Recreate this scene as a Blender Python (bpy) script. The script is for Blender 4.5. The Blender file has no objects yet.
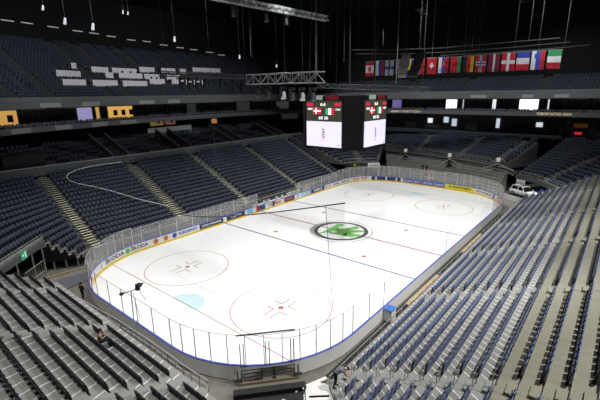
import bpy, math, random
import numpy as np
from mathutils import Vector, Matrix
random.seed(7)
S = bpy.context.scene
COL = S.collection
pi = math.pi

# ------------------------------------------------------------------ camera
CAM = np.array([-42.641, -28.198, 18.354])
AZ, EL, RO, FOC = 0.692855, -0.265288, -0.0152846, 389.77
_f = np.array([math.cos(EL)*math.cos(AZ), math.cos(EL)*math.sin(AZ), math.sin(EL)])
_r = np.cross(_f, [0, 0, 1]); _r /= np.linalg.norm(_r); _u = np.cross(_r, _f)
_r, _u = math.cos(RO)*_r + math.sin(RO)*_u, -math.sin(RO)*_r + math.cos(RO)*_u

def at(px, py, X=None, Y=None, Z=None):
    """measure: the point on a known plane that the photo shows at a pixel"""
    d = _f*FOC + _r*(px-300) - _u*(py-200)
    if X is not None: t = (X-CAM[0])/d[0]
    elif Y is not None: t = (Y-CAM[1])/d[1]
    else: t = ((Z or 0)-CAM[2])/d[2]
    q = CAM + d*t
    return (float(q[0]), float(q[1]), float(q[2]))

def seen(p):
    d = np.array(p) - CAM; z = d @ _f
    if z < 0.5: return None
    return 300 + FOC*(d @ _r)/z, 200 - FOC*(d @ _u)/z, z

cam = bpy.data.cameras.new('camera'); cam.sensor_width = 36; cam.lens = FOC*36/600
cam.clip_start = 0.1; cam.clip_end = 600
co = bpy.data.objects.new('camera', cam); COL.objects.link(co)
co.matrix_world = Matrix(((_r[0], _u[0], -_f[0], CAM[0]), (_r[1], _u[1], -_f[1], CAM[1]),
                          (_r[2], _u[2], -_f[2], CAM[2]), (0, 0, 0, 1)))
S.camera = co

# ------------------------------------------------------------------ materials
MATS = {}
def mat(name, col, rough=.6, metal=0., noise=.0, scale=6., emit=None, strength=1., spec=.4, bump=0.):
    if name in MATS: return MATS[name]
    m = bpy.data.materials.new(name); m.use_nodes = True
    nt = m.node_tree; b = nt.nodes['Principled BSDF']
    b.inputs['Base Color'].default_value = (*col, 1)
    b.inputs['Roughness'].default_value = rough; b.inputs['Metallic'].default_value = metal
    b.inputs['Specular IOR Level'].default_value = spec
    tc = nt.nodes.new('ShaderNodeTexCoord')
    if noise > 0:
        n = nt.nodes.new('ShaderNodeTexNoise'); n.inputs['Scale'].default_value = scale; n.inputs['Detail'].default_value = 5
        r = nt.nodes.new('ShaderNodeMapRange'); r.inputs['To Min'].default_value = 1-noise; r.inputs['To Max'].default_value = 1+noise*.6
        mx = nt.nodes.new('ShaderNodeMixRGB'); mx.blend_type = 'MULTIPLY'; mx.inputs['Fac'].default_value = 1
        mx.inputs['Color1'].default_value = (*col, 1)
        nt.links.new(tc.outputs['Object'], n.inputs['Vector']); nt.links.new(n.outputs['Fac'], r.inputs['Value'])
        nt.links.new(r.outputs['Result'], mx.inputs['Color2']); nt.links.new(mx.outputs['Color'], b.inputs['Base Color'])
        if bump > 0:
            bp = nt.nodes.new('ShaderNodeBump'); bp.inputs['Strength'].default_value = bump
            nt.links.new(n.outputs['Fac'], bp.inputs['Height']); nt.links.new(bp.outputs['Normal'], b.inputs['Normal'])
    if emit:
        b.inputs['Emission Color'].default_value = (*emit, 1); b.inputs['Emission Strength'].default_value = strength
    MATS[name] = m
    return m

def glass_mat(name, tint, haze):
    m = bpy.data.materials.new(name); m.use_nodes = True; nt = m.node_tree; nt.nodes.clear()
    o = nt.nodes.new('ShaderNodeOutputMaterial'); t = nt.nodes.new('ShaderNodeBsdfTransparent')
    d = nt.nodes.new('ShaderNodeBsdfDiffuse'); d.inputs['Color'].default_value = (*tint, 1)
    g = nt.nodes.new('ShaderNodeBsdfGlossy'); g.inputs['Roughness'].default_value = .25
    n = nt.nodes.new('ShaderNodeTexNoise'); n.inputs['Scale'].default_value = 1.4
    r = nt.nodes.new('ShaderNodeMapRange'); r.inputs['To Min'].default_value = haze*.7; r.inputs['To Max'].default_value = haze*1.3
    a = nt.nodes.new('ShaderNodeMixShader'); c = nt.nodes.new('ShaderNodeMixShader'); c.inputs['Fac'].default_value = .02
    tc = nt.nodes.new('ShaderNodeTexCoord')
    L = nt.links.new
    L(tc.outputs['Object'], n.inputs['Vector']); L(n.outputs['Fac'], r.inputs['Value']); L(r.outputs['Result'], a.inputs['Fac'])
    L(t.outputs[0], a.inputs[1]); L(d.outputs[0], a.inputs[2]); L(a.outputs[0], c.inputs[1]); L(g.outputs[0], c.inputs[2])
    L(c.outputs[0], o.inputs['Surface'])
    MATS[name] = m
    return m

M = dict(
    ice=mat('ice', (.93, .95, .96), .35, noise=.03, scale=.6),
    floor=mat('concrete_floor', (.20, .19, .165), .8, noise=.35, scale=1.2),
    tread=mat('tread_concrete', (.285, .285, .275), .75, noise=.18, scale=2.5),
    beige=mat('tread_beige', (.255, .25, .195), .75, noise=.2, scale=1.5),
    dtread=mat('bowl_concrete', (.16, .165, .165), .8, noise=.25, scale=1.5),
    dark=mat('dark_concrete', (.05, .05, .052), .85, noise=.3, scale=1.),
    strip=mat('pale_strip', (.88, .88, .85), .6, noise=.08),  # pale strips laid across the treads
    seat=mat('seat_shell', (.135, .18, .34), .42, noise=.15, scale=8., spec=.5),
    seatk=mat('seat_shell_shaded', (.016, .018, .03), .6, noise=.15, scale=8., spec=.3),  # darker copy of the shell: shade on the near-end seat backs put in colour
    seatd=mat('seat_pad', (.050, .058, .088), .6, noise=.15, scale=8.),
    cubeb=mat('cube_black', (.004, .0045, .007), .5, noise=.1),
    leg=mat('seat_support', (.03, .03, .033), .5, .3, noise=.1),
    white=mat('white_board', (.80, .80, .78), .45, noise=.05),
    outer=mat('board_outer', (.42, .42, .40), .6, noise=.15, scale=1.),
    yellow=mat('kick_yellow', (.84, .60, .02), .45, noise=.06),
    blue=mat('cap_blue', (.06, .11, .56), .35, noise=.06),
    post=mat('glass_post', (.62, .63, .63), .35, .4, noise=.05),
    npost=mat('slim_post', (.16, .165, .17), .4, .3, noise=.05),
    dpost=mat('dark_post', (.05, .05, .055), .4, .4, noise=.05),
    rail=mat('rail_steel', (.42, .42, .40), .45, .2, noise=.1),
    black=mat('black', (.008, .008, .009), .6, noise=.2),
    rubber=mat('black_rubber', (.022, .022, .025), .75, noise=.4, scale=3.),
    steel=mat('truss_steel', (.42, .43, .44), .35, .6, noise=.1),
    dsteel=mat('dim_steel', (.10, .10, .10), .5, .5, noise=.1),
    nose=mat('step_nosing', (.62, .58, .40), .6, noise=.1),
    ceil=mat('ceiling_black', (.004, .004, .0045), .9, noise=.3, scale=.3),
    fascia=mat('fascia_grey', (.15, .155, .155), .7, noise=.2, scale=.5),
    panel=mat('fascia_panel', (.36, .37, .36), .6, noise=.1, scale=.8),
    red=mat('ice_red', (.45, .16, .15), .5), lred=mat('thin_red', (.44, .23, .23), .5),
    lblue=mat('ice_blue', (.15, .16, .34), .5), crease=mat('crease_blue', (.60, .79, .82), .5, noise=.1),
    green=mat('emblem_green', (.19, .56, .12), .5, noise=.1), ring=mat('emblem_grey', (.07, .07, .075), .5),
    lring=mat('emblem_light_grey', (.32, .33, .34), .5),
    slate=mat('slate_rubber', (.12, .125, .14), .7, noise=.25),
    tan=mat('bench_wood', (.55, .40, .22), .5, noise=.2, scale=5.),
    skin=mat('skin', (.50, .29, .20), .6), hair=mat('hair', (.02, .015, .012), .7),
    cloth_black=mat('cloth_black', (.012, .012, .016), .85, noise=.2), cloth_grey=mat('cloth_grey', (.20, .20, .24), .85, noise=.2),
    cloth_tan=mat('cloth_tan', (.42, .33, .19), .85, noise=.2), cloth_white=mat('cloth_white', (.75, .75, .72), .8, noise=.1),
    carwhite=mat('car_paint', (.85, .85, .85), .2, noise=.02), carglass=mat('car_glass', (.01, .011, .013), .1),
    chrome=mat('chrome', (.6, .6, .62), .2, .9), tarp=mat('tarp_blue', (.012, .02, .30), .5, noise=.3, scale=2.),
    desk=mat('desk_cloth', (.90, .85, .87), .75, noise=.15, scale=2.),
)
glass = glass_mat('plexiglass', (.72, .73, .74), .016)
hglass = glass_mat('plexiglass_hazy', (.66, .67, .68), .20)  # more diffuse haze mixed in than in the clear panes
netm = glass_mat('net_mesh', (.05, .05, .05), .12)
def flat(name, c, emit=0., rough=.5):
    return mat(name, c, rough, emit=c if emit else None, strength=emit, noise=0.03)

# ------------------------------------------------------------------ mesh builder
class MB:
    def __init__(s): s.v = []; s.f = []; s.m = []; s.mi = 0
    def quad(s, *p):
        n = len(s.v); s.v += [tuple(q) for q in p]; s.f.append(tuple(range(n, n+len(p)))); s.m.append(s.mi)
    def box(s, c, d, rot=0., tilt=None):
        hx, hy, hz = d[0]/2, d[1]/2, d[2]/2
        cr, sr = math.cos(rot), math.sin(rot); n = len(s.v)
        for z in (-hz, hz):
            for x, y in ((-hx, -hy), (hx, -hy), (hx, hy), (-hx, hy)):
                q = Vector((x, y, z))
                if tilt: q = tilt @ q
                s.v.append((c[0]+cr*q.x-sr*q.y, c[1]+sr*q.x+cr*q.y, c[2]+q.z))
        for a in ((0, 3, 2, 1), (4, 5, 6, 7), (0, 1, 5, 4), (1, 2, 6, 5), (2, 3, 7, 6), (3, 0, 4, 7)):
            s.f.append(tuple(n+i for i in a)); s.m.append(s.mi)
    def bar(s, a, b, r=.03, k=6, r2=None, cap=True):
        a = Vector(a); b = Vector(b); d = (b-a)
        if d.length < 1e-6: return
        d.normalize(); u = d.orthogonal().normalized(); w = d.cross(u); n = len(s.v); r2 = r if r2 is None else r2
        for p, rr in ((a, r), (b, r2)):
            for i in range(k):
                t = 2*pi*i/k; q = p + (u*math.cos(t)+w*math.sin(t))*rr; s.v.append(tuple(q))
        for i in range(k):
            j = (i+1) % k; s.f.append((n+i, n+j, n+k+j, n+k+i)); s.m.append(s.mi)
        if cap:
            s.f.append(tuple(n+i for i in reversed(range(k)))); s.m.append(s.mi)
            s.f.append(tuple(n+k+i for i in range(k))); s.m.append(s.mi)
    def path(s, pts, r=.03, k=6):
        for a, b in zip(pts, pts[1:]): s.bar(a, b, r, k)
    def prism(s, poly, z0, z1):
        n = len(s.v); k = len(poly)
        for z in (z0, z1): s.v += [(p[0], p[1], z) for p in poly]
        s.f.append(tuple(n+i for i in reversed(range(k)))); s.m.append(s.mi)
        s.f.append(tuple(n+k+i for i in range(k))); s.m.append(s.mi)
        for i in range(k):
            j = (i+1) % k; s.f.append((n+i, n+j, n+k+j, n+k+i)); s.m.append(s.mi)
    def slab(s, p, d, n, a0, a1, z0, z1, t0, t1):
        """upright box on a wall: p base point, d along, n outward"""
        q = []
        for t in (t0, t1):
            for a, z in ((a0, z0), (a1, z0), (a1, z1), (a0, z1)):
                q.append((p[0]+d[0]*a+n[0]*t, p[1]+d[1]*a+n[1]*t, p[2]+z))
        k = len(s.v); s.v += q
        for f in ((0, 3, 2, 1), (4, 5, 6, 7), (0, 1, 5, 4), (1, 2, 6, 5), (2, 3, 7, 6), (3, 0, 4, 7)):
            s.f.append(tuple(k+i for i in f)); s.m.append(s.mi)
    def sweep(s, path, prof, closed=False):
        """path: list of (p, n) plan points with outward normals; prof: closed list of (offset, z)"""
        n0 = len(s.v); k = len(prof)
        for p, n in path:
            for o, z in prof: s.v.append((p[0]+n[0]*o, p[1]+n[1]*o, z))
        N = len(path)
        for i in range(N if closed else N-1):
            a = n0+i*k; b = n0+((i+1) % N)*k
            for j in range(k):
                l = (j+1) % k; s.f.append((a+j, b+j, b+l, a+l)); s.m.append(s.mi)
        if not closed:
            s.f.append(tuple(n0+j for j in range(k))); s.m.append(s.mi)
            s.f.append(tuple(n0+(N-1)*k+j for j in reversed(range(k)))); s.m.append(s.mi)
    def build(s, name, mats, parent=None, smooth=False):
        ox, oy, oz = root_loc(parent)
        me = bpy.data.meshes.new(name)
        me.from_pydata([(x-ox, y-oy, z-oz) for x, y, z in s.v], [], s.f)
        for m in (mats if isinstance(mats, (list, tuple)) else [mats]): me.materials.append(m)
        if any(s.m): me.polygons.foreach_set('material_index', s.m)
        if smooth: me.polygons.foreach_set('use_smooth', [True]*len(s.f))
        me.update(); me.validate()
        o = bpy.data.objects.new(name, me); COL.objects.link(o)
        if parent: o.parent = parent
        return o

def root_loc(o):
    if o is None: return (0, 0, 0)
    while o.parent: o = o.parent
    return tuple(o.location)
def tag(o, label=None, cat=None, group=None, kind=None):
    if label: o['label'] = label
    if cat: o['category'] = cat
    if group: o['group'] = group
    if kind: o['kind'] = kind
    return o
def thing(name, label, cat, loc=(0, 0, 0), group=None):
    o = bpy.data.objects.new(name, None); COL.objects.link(o); o.location = loc
    o.empty_display_size = .3
    return tag(o, label, cat, group)
def dup(o, loc, rz=0., label=None, group=None, parent=None):
    c = o.copy(); COL.objects.link(c)
    if parent: c.parent = parent
    else:
        c.location = loc; c.rotation_euler = (0, 0, rz)
        if label: c['label'] = label
        if group: c['group'] = group
    for ch in list(o.children): dup(ch, None, parent=c)
    return c
def V2(a): return Vector((a[0], a[1]))
def lerp(a, b, t): return (a[0]+(b[0]-a[0])*t, a[1]+(b[1]-a[1])*t)
ORD = ['first', 'second', 'third', 'fourth', 'fifth', 'sixth', 'seventh', 'eighth', 'ninth', 'tenth', 'eleventh', 'twelfth',
       'thirteenth', 'fourteenth', 'fifteenth', 'sixteenth', 'seventeenth', 'eighteenth', 'nineteenth', 'twentieth']
def ordn(i): return ORD[i] if i < 20 else ('twenty-' + ORD[i-20] if i < 29 else '%dth' % (i+1))

def text_mesh(txt, size, m, origin, xdir, ydir, parent, name='lettering', depth=.012, width=None):
    """flat raised letters: ORIGIN is their centre, XDIR reading direction, YDIR up"""
    cu = bpy.data.curves.new(name, 'FONT'); cu.body = txt; cu.size = size; cu.align_x = 'CENTER'; cu.align_y = 'CENTER'
    cu.extrude = depth; cu.offset = .022*size; cu.resolution_u = 2
    t = bpy.data.objects.new('tmp', cu); COL.objects.link(t)
    dg = bpy.context.evaluated_depsgraph_get()
    me = bpy.data.meshes.new_from_object(t.evaluated_get(dg)); bpy.data.objects.remove(t); bpy.data.curves.remove(cu)
    me.name = name
    x = Vector(xdir).normalized(); y = Vector(ydir).normalized(); z = x.cross(y)
    ox = Vector(root_loc(parent))
    k = 1.
    if width:
        xs = [v.co.x for v in me.vertices]; k = width/max(1e-3, max(xs)-min(xs))
    for v in me.vertices:
        q = Vector(origin)+x*v.co.x*k+y*v.co.y+z*v.co.z
        v.co = q-ox
    me.materials.clear(); me.materials.append(m)
    o = bpy.data.objects.new(name, me); COL.objects.link(o)
    if parent: o.parent = parent
    return o

# ------------------------------------------------------------------ rink outline
RX0, RX1, RY0, RY1 = -30.0, 32.4, -14.9, 15.4
def rink_outline(step=1.1):
    P = []
    cs = [(RX1, RY0, 10, -pi/2, 'FR'), (RX1, RY1, 8.5, 0, 'FL'), (RX0, RY1, 9.5, pi/2, 'NL'), (RX0, RY0, 9.2, pi, 'NR')]
    for cx, cy, r, a0, _ in cs:
        ox = cx-r if cx > 0 else cx+r; oy = cy-r if cy > 0 else cy+r
        k = 12
        for i in range(k+1):
            a = a0+pi/2*i/k; P.append((ox+r*math.cos(a), oy+r*math.sin(a)))
    Q = []
    for i, a in enumerate(P):
        b = P[(i+1) % len(P)]; L = math.dist(a, b)
        if L < 1e-4: continue
        n = max(1, round(L/2.4))
        for j in range(n): Q.append(lerp(a, b, j/n))
    out = []
    for i, p in enumerate(Q):
        a = V2(Q[i-1]); b = V2(Q[(i+1) % len(Q)]); d = (b-a).normalized()
        out.append((p, (d.y, -d.x)))
    return out
OUT = rink_outline()
def outline_at(p):
    """nearest outline frame to a plan point: point, along, outward"""
    best = None
    for i in range(len(OUT)):
        a = V2(OUT[i][0]); b = V2(OUT[(i+1) % len(OUT)][0]); d = b-a; L = d.length; d = d/L
        t = max(0, min(L, (V2(p)-a).dot(d))); q = a+d*t; e = (V2(p)-q).length
        if best is None or e < best[0]: best = (e, q, d)
    _, q, d = best
    return (q.x, q.y), (d.x, d.y), (d.y, -d.x)
def ray_outline(px, py, z=.6):
    """where the boards stand along a pixel column"""
    return outline_at(at(px, py, Z=z)[:2])

# ------------------------------------------------------------------ floor, ceiling, walls
b = MB(); b.box((5, 0, -.15), (170, 150, .2)); tag(b.build('floor', M['floor']), kind='structure')
b = MB(); b.box((5, 5, 40.2), (190, 190, .4)); tag(b.build('ceiling', M['ceil']), kind='structure')
b = MB(); b.box((90, 0, 20), (.4, 150, 40)); tag(b.build('wall_far', M['ceil']), kind='structure')
b = MB(); b.box((5, 78, 20), (170, .4, 40)); tag(b.build('wall_left', M['ceil']), kind='structure')

# ------------------------------------------------------------------ ice
ice = thing('ice_rink', 'white ice sheet with hockey markings inside the boards', 'ice rink', (0, 0, 0))
b = MB(); b.prism([p for p, n in OUT], -.05, .03); b.build('ice_surface', M['ice'], ice)
Z0, Z1 = .03, .034
def yspan(x):
    ys = []
    for i in range(len(OUT)):
        a, c = OUT[i][0], OUT[(i+1) % len(OUT)][0]
        if (a[0]-x)*(c[0]-x) < 0 or a[0] == x: t = (x-a[0])/((c[0]-a[0]) or 1); ys.append(a[1]+(c[1]-a[1])*t)
    return min(ys)+.05, max(ys)-.05
def xline(name, x, w, m):
    y0, y1 = yspan(x); b = MB(); b.prism([(x-w/2, y0), (x+w/2, y0), (x+w/2, y1), (x-w/2, y1)], Z0, Z1); return b.build(name, m, ice)
def ring(b, c, r0, r1, k=48, z1=Z1):
    for i in range(k):
        a, e = 2*pi*i/k, 2*pi*(i+1)/k
        b.quad(*[(c[0]+r*math.cos(t), c[1]+r*math.sin(t), z1) for r, t in ((r0, a), (r1, a), (r1, e), (r0, e))])
def disc(b, c, r, k=24, z1=Z1): b.quad(*[(c[0]+r*math.cos(2*pi*i/k), c[1]+r*math.sin(2*pi*i/k), z1) for i in range(k)])
for x in (-5.95, 9.0*.78): pass
o = xline('center_line', 0, .30, M['lred'])
xline('blue_line', at(322, 252, Z=0)[0], .26, M['lblue']); xline('blue_line', at(390, 221, Z=0)[0], .26, M['lblue'])
xline('goal_line', -24.9, .09, M['lred']); xline('goal_line', 26.6, .09, M['lred'])
for cx in (-20, 20):
    for cy in (-7, 7):
        b = MB(); ring(b, (cx, cy), 4.44, 4.52, 64)
        b.build('faceoff_circle', M['lred'], ice)
        for sx in (-1, 1):
            for sy in (-1, 1):
                b = MB(); b.prism([(cx+sx*u, cy+sy*v) for u, v in ((.5, .32), (1.75, .32), (1.75, .42), (.6, .42), (.6, 1.25), (.5, 1.25))][::sx*sy], Z0, Z1); b.build('hash_mark', M['lred'], ice)
        b = MB(); disc(b, (cx, cy), .26, z1=Z1+.002); b.build('faceoff_spot', M['red'], ice)
for cx in (-5.64, 5.64):
    for cy in (-7, 7):
        b = MB(); disc(b, (cx, cy), .3); b.build('faceoff_spot', M['red'], ice)
for gx, s in ((-24.9, 1), (26.6, -1)):
    b = MB(); b.quad(*[(gx+s*1.85*math.cos(-pi/2+pi*i/20), (0 if s < 0 else .5)+1.85*math.sin(-pi/2+pi*i/20)*s, Z1) for i in range(21)]); b.build('goal_crease', M['crease'], ice)
# centre emblem: grey rings round a winged arrow
EC = (.1, 0)
b = MB(); ring(b, EC, 4.25, 4.33, 64); b.build('faceoff_circle', M['ring'], ice)
b = MB(); n0 = 64
for i in range(n0):                                  # crescent on the left of the ring
    a, e = 2*pi*i/n0, 2*pi*(i+1)/n0
    def rr(t): return 3.62+.62*max(0, math.cos(t-(pi/2+.35)))
    b.quad(*[(EC[0]+r*math.cos(t), EC[1]+r*math.sin(t), Z1+.001) for r, t in ((3.5, a), (rr(a), a), (rr(e), e), (3.5, e))])
b.build('emblem_crescent', M['lring'], ice)  # light grey crescent, part of the printed emblem
b = MB(); ring(b, EC, 3.2, 3.72, 64, Z1+.002); b.build('emblem_ring', M['ring'], ice)
def emb(x, y, z=Z1+.003):                           # emblem coords: read off the photo's pixels
    q = at(x, y, Z=z); return (q[0], q[1], z)
def epx(zx, zy): return emb(300+zx/600*85, 210+zy/318*45)
b = MB()
b.quad(*[epx(*q) for q in [(120, 166), (170, 150), (240, 112), (262, 98), (316, 98), (300, 112), (262, 120), (285, 132), (330, 128), (330, 178), (290, 178), (235, 170), (190, 155), (128, 172)]])
b.quad(*[epx(*q) for q in [(328, 128), (395, 113), (420, 120), (412, 130), (352, 141), (328, 143)]])
b.quad(*[epx(*q) for q in [(328, 143), (352, 141), (455, 146), (458, 156), (350, 162), (328, 160)]])
b.quad(*[epx(*q) for q in [(328, 160), (350, 166), (440, 176), (420, 188), (345, 190), (290, 180)]])
o = b.build('emblem_arrow', M['green'], ice)
b = MB(); b.quad(*[epx(240+22*math.cos(t*pi/8), 151+10*math.sin(t*pi/8)) for t in range(16)])
for v in range(len(b.v)): b.v[v] = (*b.v[v][:2], Z1+.004)
b.build('emblem_eye', M['white'], ice)
b = MB(); b.quad(*[(x, y, Z1+.004) for x, y, z in [epx(118, 168), epx(132, 158), epx(138, 164), epx(128, 172)]]); b.build('emblem_tip', M['ring'], ice)

# ------------------------------------------------------------------ boards and glass
boards = thing('rink_boards', 'white hockey boards with blue cap and adverts around the ice', 'rink boards', (0, 0, 0))
BH = 1.12
b = MB(); b.sweep(OUT, [(0, 0.02), (0, BH), (.09, BH), (.09, 0.02)], True); b.build('board_wall', M['white'], boards)
b = MB(); b.sweep(OUT, [(-.012, .03), (-.012, .29), (0, .29), (0, .03)], True); b.build('kick_plate', M['yellow'], boards)
b = MB(); b.sweep(OUT, [(-.03, BH), (-.03, BH+.05), (.10, BH+.05), (.10, BH)], True); b.build('cap_rail', M['blue'], boards)
no_glass = lambda p: (p[1] < -14 and (-13.6 < p[0] < -2.4 or 1.6 < p[0] < 17.5)) or (p[1] > 15 and -1.5 < p[0] < 9)
N = len(OUT)
for i in range(N):
    p, n = OUT[i]; q, n2 = OUT[(i+1) % N]
    mid = lerp(p, q, .5)
    if no_glass(mid): continue
    near = p[0] < -16 and p[1] < 9 or p[1] < -14 and p[0] < 17
    h = 1.9 if not near else 2.25
    if (p[0] > 23 or p[0] < -21) and not near: h = 2.15
    h2 = 2.15 if (q[0] > 23 or q[0] < -21) else 1.9
    d = (V2(q)-V2(p)); L = d.length; d = d/L
    b = MB(); b.slab((p[0], p[1], BH+.05), d, n, .03, L-.03, 0, h, .035, .05); b.build('glass_pane', glass if near else hglass, boards)
    b = MB(); wp = .022 if near else .03; b.slab((p[0], p[1], BH+.05), d, n, -wp, wp, 0, h, .02, .065); b.build('glass_post', M['npost'] if near else M['post'], boards)
    if True:
        b = MB(); b.bar((p[0]+n[0]*.05, p[1]+n[1]*.05, BH+.05+h), (q[0]+n2[0]*.05, q[1]+n2[1]*.05, BH+.05+h), .025 if not near else .016, 4); b.build('top_trim', M['post'] if not near else M['npost'], boards)
# near right corner gate
gp, gd, gn = outline_at(at(268, 372, Z=.5)[:2])
gate = MB()
gl = 1.75
for a in (-gl, -.75, -.45, .45, .75, gl):
    if abs(a) != .75: gate.slab((gp[0], gp[1], .05), gd, gn, a-.03, a+.03, 0, 1.0, .12, .2)
for z in (.45, .72, .98): gate.slab((gp[0], gp[1], 0), gd, gn, -gl, gl, z-.025, z+.025, .12, .18)
gate.build('gate_frame', M['dpost'], boards)
b = MB(); b.slab((gp[0], gp[1], 0), gd, gn, -gl-.2, gl+.2, .0, .1, .11, .3); b.build('gate_sill', mat('worn_wood', (.26, .21, .14), .7, noise=.3), boards)
for a in (-gl-.25, gl+.25):
    b = MB(); b.slab((gp[0], gp[1], 0), gd, gn, a-.25, a+.25, .25, .33, .12, .3); b.slab((gp[0], gp[1], 0), gd, gn, a-.04, a+.04, .2, .95, .12, .22); b.build('gate_hinge', M['dpost'], boards)
for a in (-gl, -gl+.22, -.11, .13, gl-.2, gl):
    b = MB(); b.slab((gp[0], gp[1], BH+.05), gd, gn, a-.03, a+.03, 0, 1.75, .03, .1); b.build('glass_post', M['dpost'], boards)
b = MB(); b.slab((gp[0], gp[1], BH+.05), gd, gn, -gl-.2, gl+.1, 2.36, 2.43, .02, .09); b.build('gate_top_bar', M['dpost'], boards)

# adverts on the inner face
def advert(px0, px1, py, base, txt=None, tcol=None, size=.55, z0=.31, z1=1.07, marks=(), k=None):
    """one advert between two columns of the photo, following the boards"""
    p0, d0, n0 = ray_outline(px0, py[0]); p1, d1, n1 = ray_outline(px1, py[1])
    steps = 6; pts = []
    for i in range(steps+1):
        c = lerp(p0, p1, i/steps); pts.append(outline_at(c))
    b = MB(); b.sweep([(p, n) for p, d, n in pts], [(-.02, z0), (-.02, z1), (-.003, z1), (-.003, z0)])
    o = b.build('advert', base, boards)
    L = math.dist(p0, p1)
    s = 1 if (V2(p1)-V2(p0)).dot(V2(pts[3][1])) > 0 else -1
    if txt:
        items = txt if isinstance(txt, list) else [(.5, txt, .8)]
        for f, tx, w in items:
            o2 = text_mesh(tx, size, tcol, (0, 0, 0), (1, 0, 0), (0, 1, 0), None, width=w*L)
            o2.parent = o
            for v in o2.data.vertices:
                c, d, n = outline_at(lerp(p0, p1, f+v.co.x/L)); e = .035+v.co.z
                v.co = (c[0]-n[0]*e, c[1]-n[1]*e, (z0+z1)/2+v.co.y)
    for f, r, m in marks:
        c, d, n = outline_at(lerp(p0, p1, f))
        b = MB(); C = Vector((c[0]-n[0]*.03, c[1]-n[1]*.03, (z0+z1)/2))
        b.quad(*[tuple(C+Vector((d[0]*s*math.cos(t*pi/10)*r, d[1]*s*math.cos(t*pi/10)*r, math.sin(t*pi/10)*r))) for t in range(20)][::s])
        b.build('logo_disc', m, o)
W_ = flat('ad_white', (.82, .82, .80)); K_ = flat('ad_black', (.02, .02, .022)); NV = flat('ad_navy', (.025, .045, .14))
BL = flat('ad_blue', (.02, .09, .42)); RD = flat('ad_red', (.62, .03, .05)); YL = flat('ad_yellow', (.90, .78, .02))
MR = flat('ad_maroon', (.16, .02, .05)); OR = flat('ad_orange', (.55, .16, .04)); GR = flat('ad_green', (.10, .45, .12)); LB = flat('ad_lightblue', (.25, .55, .80))
advert(98, 103, (285, 274), W_, [(.5, 'I', .3)], RD)
advert(104, 126, (268, 253), W_, [(.6, 'ŠKODA', .72)], K_, .62, marks=[(.1, .33, GR)])
advert(126, 150, (253, 243), W_, [(.56, 'ŠKODA', .66)], K_, .62, marks=[(.1, .33, GR)])
advert(151, 170, (243, 237), W_, marks=[(.22, .34, OR), (.75, .34, OR)])
advert(171, 199, (237, 228), W_, [(.6, 'EUROSPORT', .66)], BL, .5, marks=[(.12, .34, BL)])
advert(200, 222, (228, 220), NV, [(.5, 'FORD FINANCE', .8)], W_, .42)
advert(226, 243, (219, 213), NV, [(.5, 'TISSOT', .6)], W_, .42)
advert(245, 250, (212, 210), LB); advert(250, 253, (210, 209), W_); advert(253, 257, (209, 208), RD); advert(257, 260, (208, 206), BL); advert(260, 262, (206, 206), GR); advert(262, 270, (205, 203), W_, [(.5, 'TOTO', .7)], BL, .5)
advert(270, 280, (204, 201), W_, [(.5, 'MG', .7)], RD, .6)
advert(281, 291.5, (200, 197), MR, [(.5, 'FONBET', .75)], flat('ad_pink', (.6, .35, .35)), .45)
advert(292, 299, (197, 195), W_, marks=[(.5, .3, LB)]); advert(299, 309, (195, 192), LB, [(.5, 'ISG', .8)], W_, .6)
advert(310, 325, (192, 188), NV, [(.5, 'NIKE', .6)], W_, .6)
advert(325.5, 334, (188, 186), W_, [(.25, 'I', .12), (.7, 'I', .12)], RD, .7)
advert(334.5, 347, (186, 184), W_, [(.5, 'HENKEL', .7)], BL, .35); advert(348, 361, (184, 183), W_, [(.5, 'CARLSON', .75)], NV, .4)
advert(361.5, 374, (183, 182), W_, [(.5, 'IIHF', .75)], RD, .65)
advert(375, 396, (182, 182), NV, marks=[(.18, .36, W_), (.5, .36, W_), (.82, .36, W_)])
advert(397, 408, (183, 184), BL, [(.5, 'LIQUI', .8)], W_, .5); advert(408.5, 417, (184, 185), BL, [(.5, 'MOLY', .75)], W_, .5)
advert(417.5, 428, (185, 187), BL, [(.5, 'ZEPTER', .8)], W_, .5); advert(428.5, 439, (187, 189), BL, [(.5, 'GRUNDFOS', .8)], W_, .5)
advert(440, 464, (189, 193), YL, [(.58, 'RAIFFEISEN', .62), (.16, 'X', .14)], K_, .5)
advert(464.5, 481, (193, 197), W_, [(.5, 'KYOCERA', .8)], K_, .45)
advert(482, 485, (197, 198), flat('ad_purple', (.18, .10, .38))); advert(486, 499, (199, 203), RD, [(.55, 'BAUHAUS', .75)], W_, .5)

# ------------------------------------------------------------------ grandstands
SEATS = []          # (x, y, z, facing, block, row, nth)
def poly_len(P): return sum(math.dist(a, c) for a, c in zip(P, P[1:]))
def along(P, s):
    for a, c in zip(P, P[1:]):
        L = math.dist(a, c)
        if s <= L: return lerp(a, c, s/L), ((c[0]-a[0])/L, (c[1]-a[1])/L)
        s -= L
    a, c = P[-2], P[-1]; L = math.dist(a, c)
    return c, ((c[0]-a[0])/L, (c[1]-a[1])/L)
def seg_d(p, a, c):
    p, a, c = V2(p), V2(a), V2(c); d = c-a; t = max(-.1, min(1.1, (p-a).dot(d)/d.length_squared)); return (p-a-d*t).length

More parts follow.
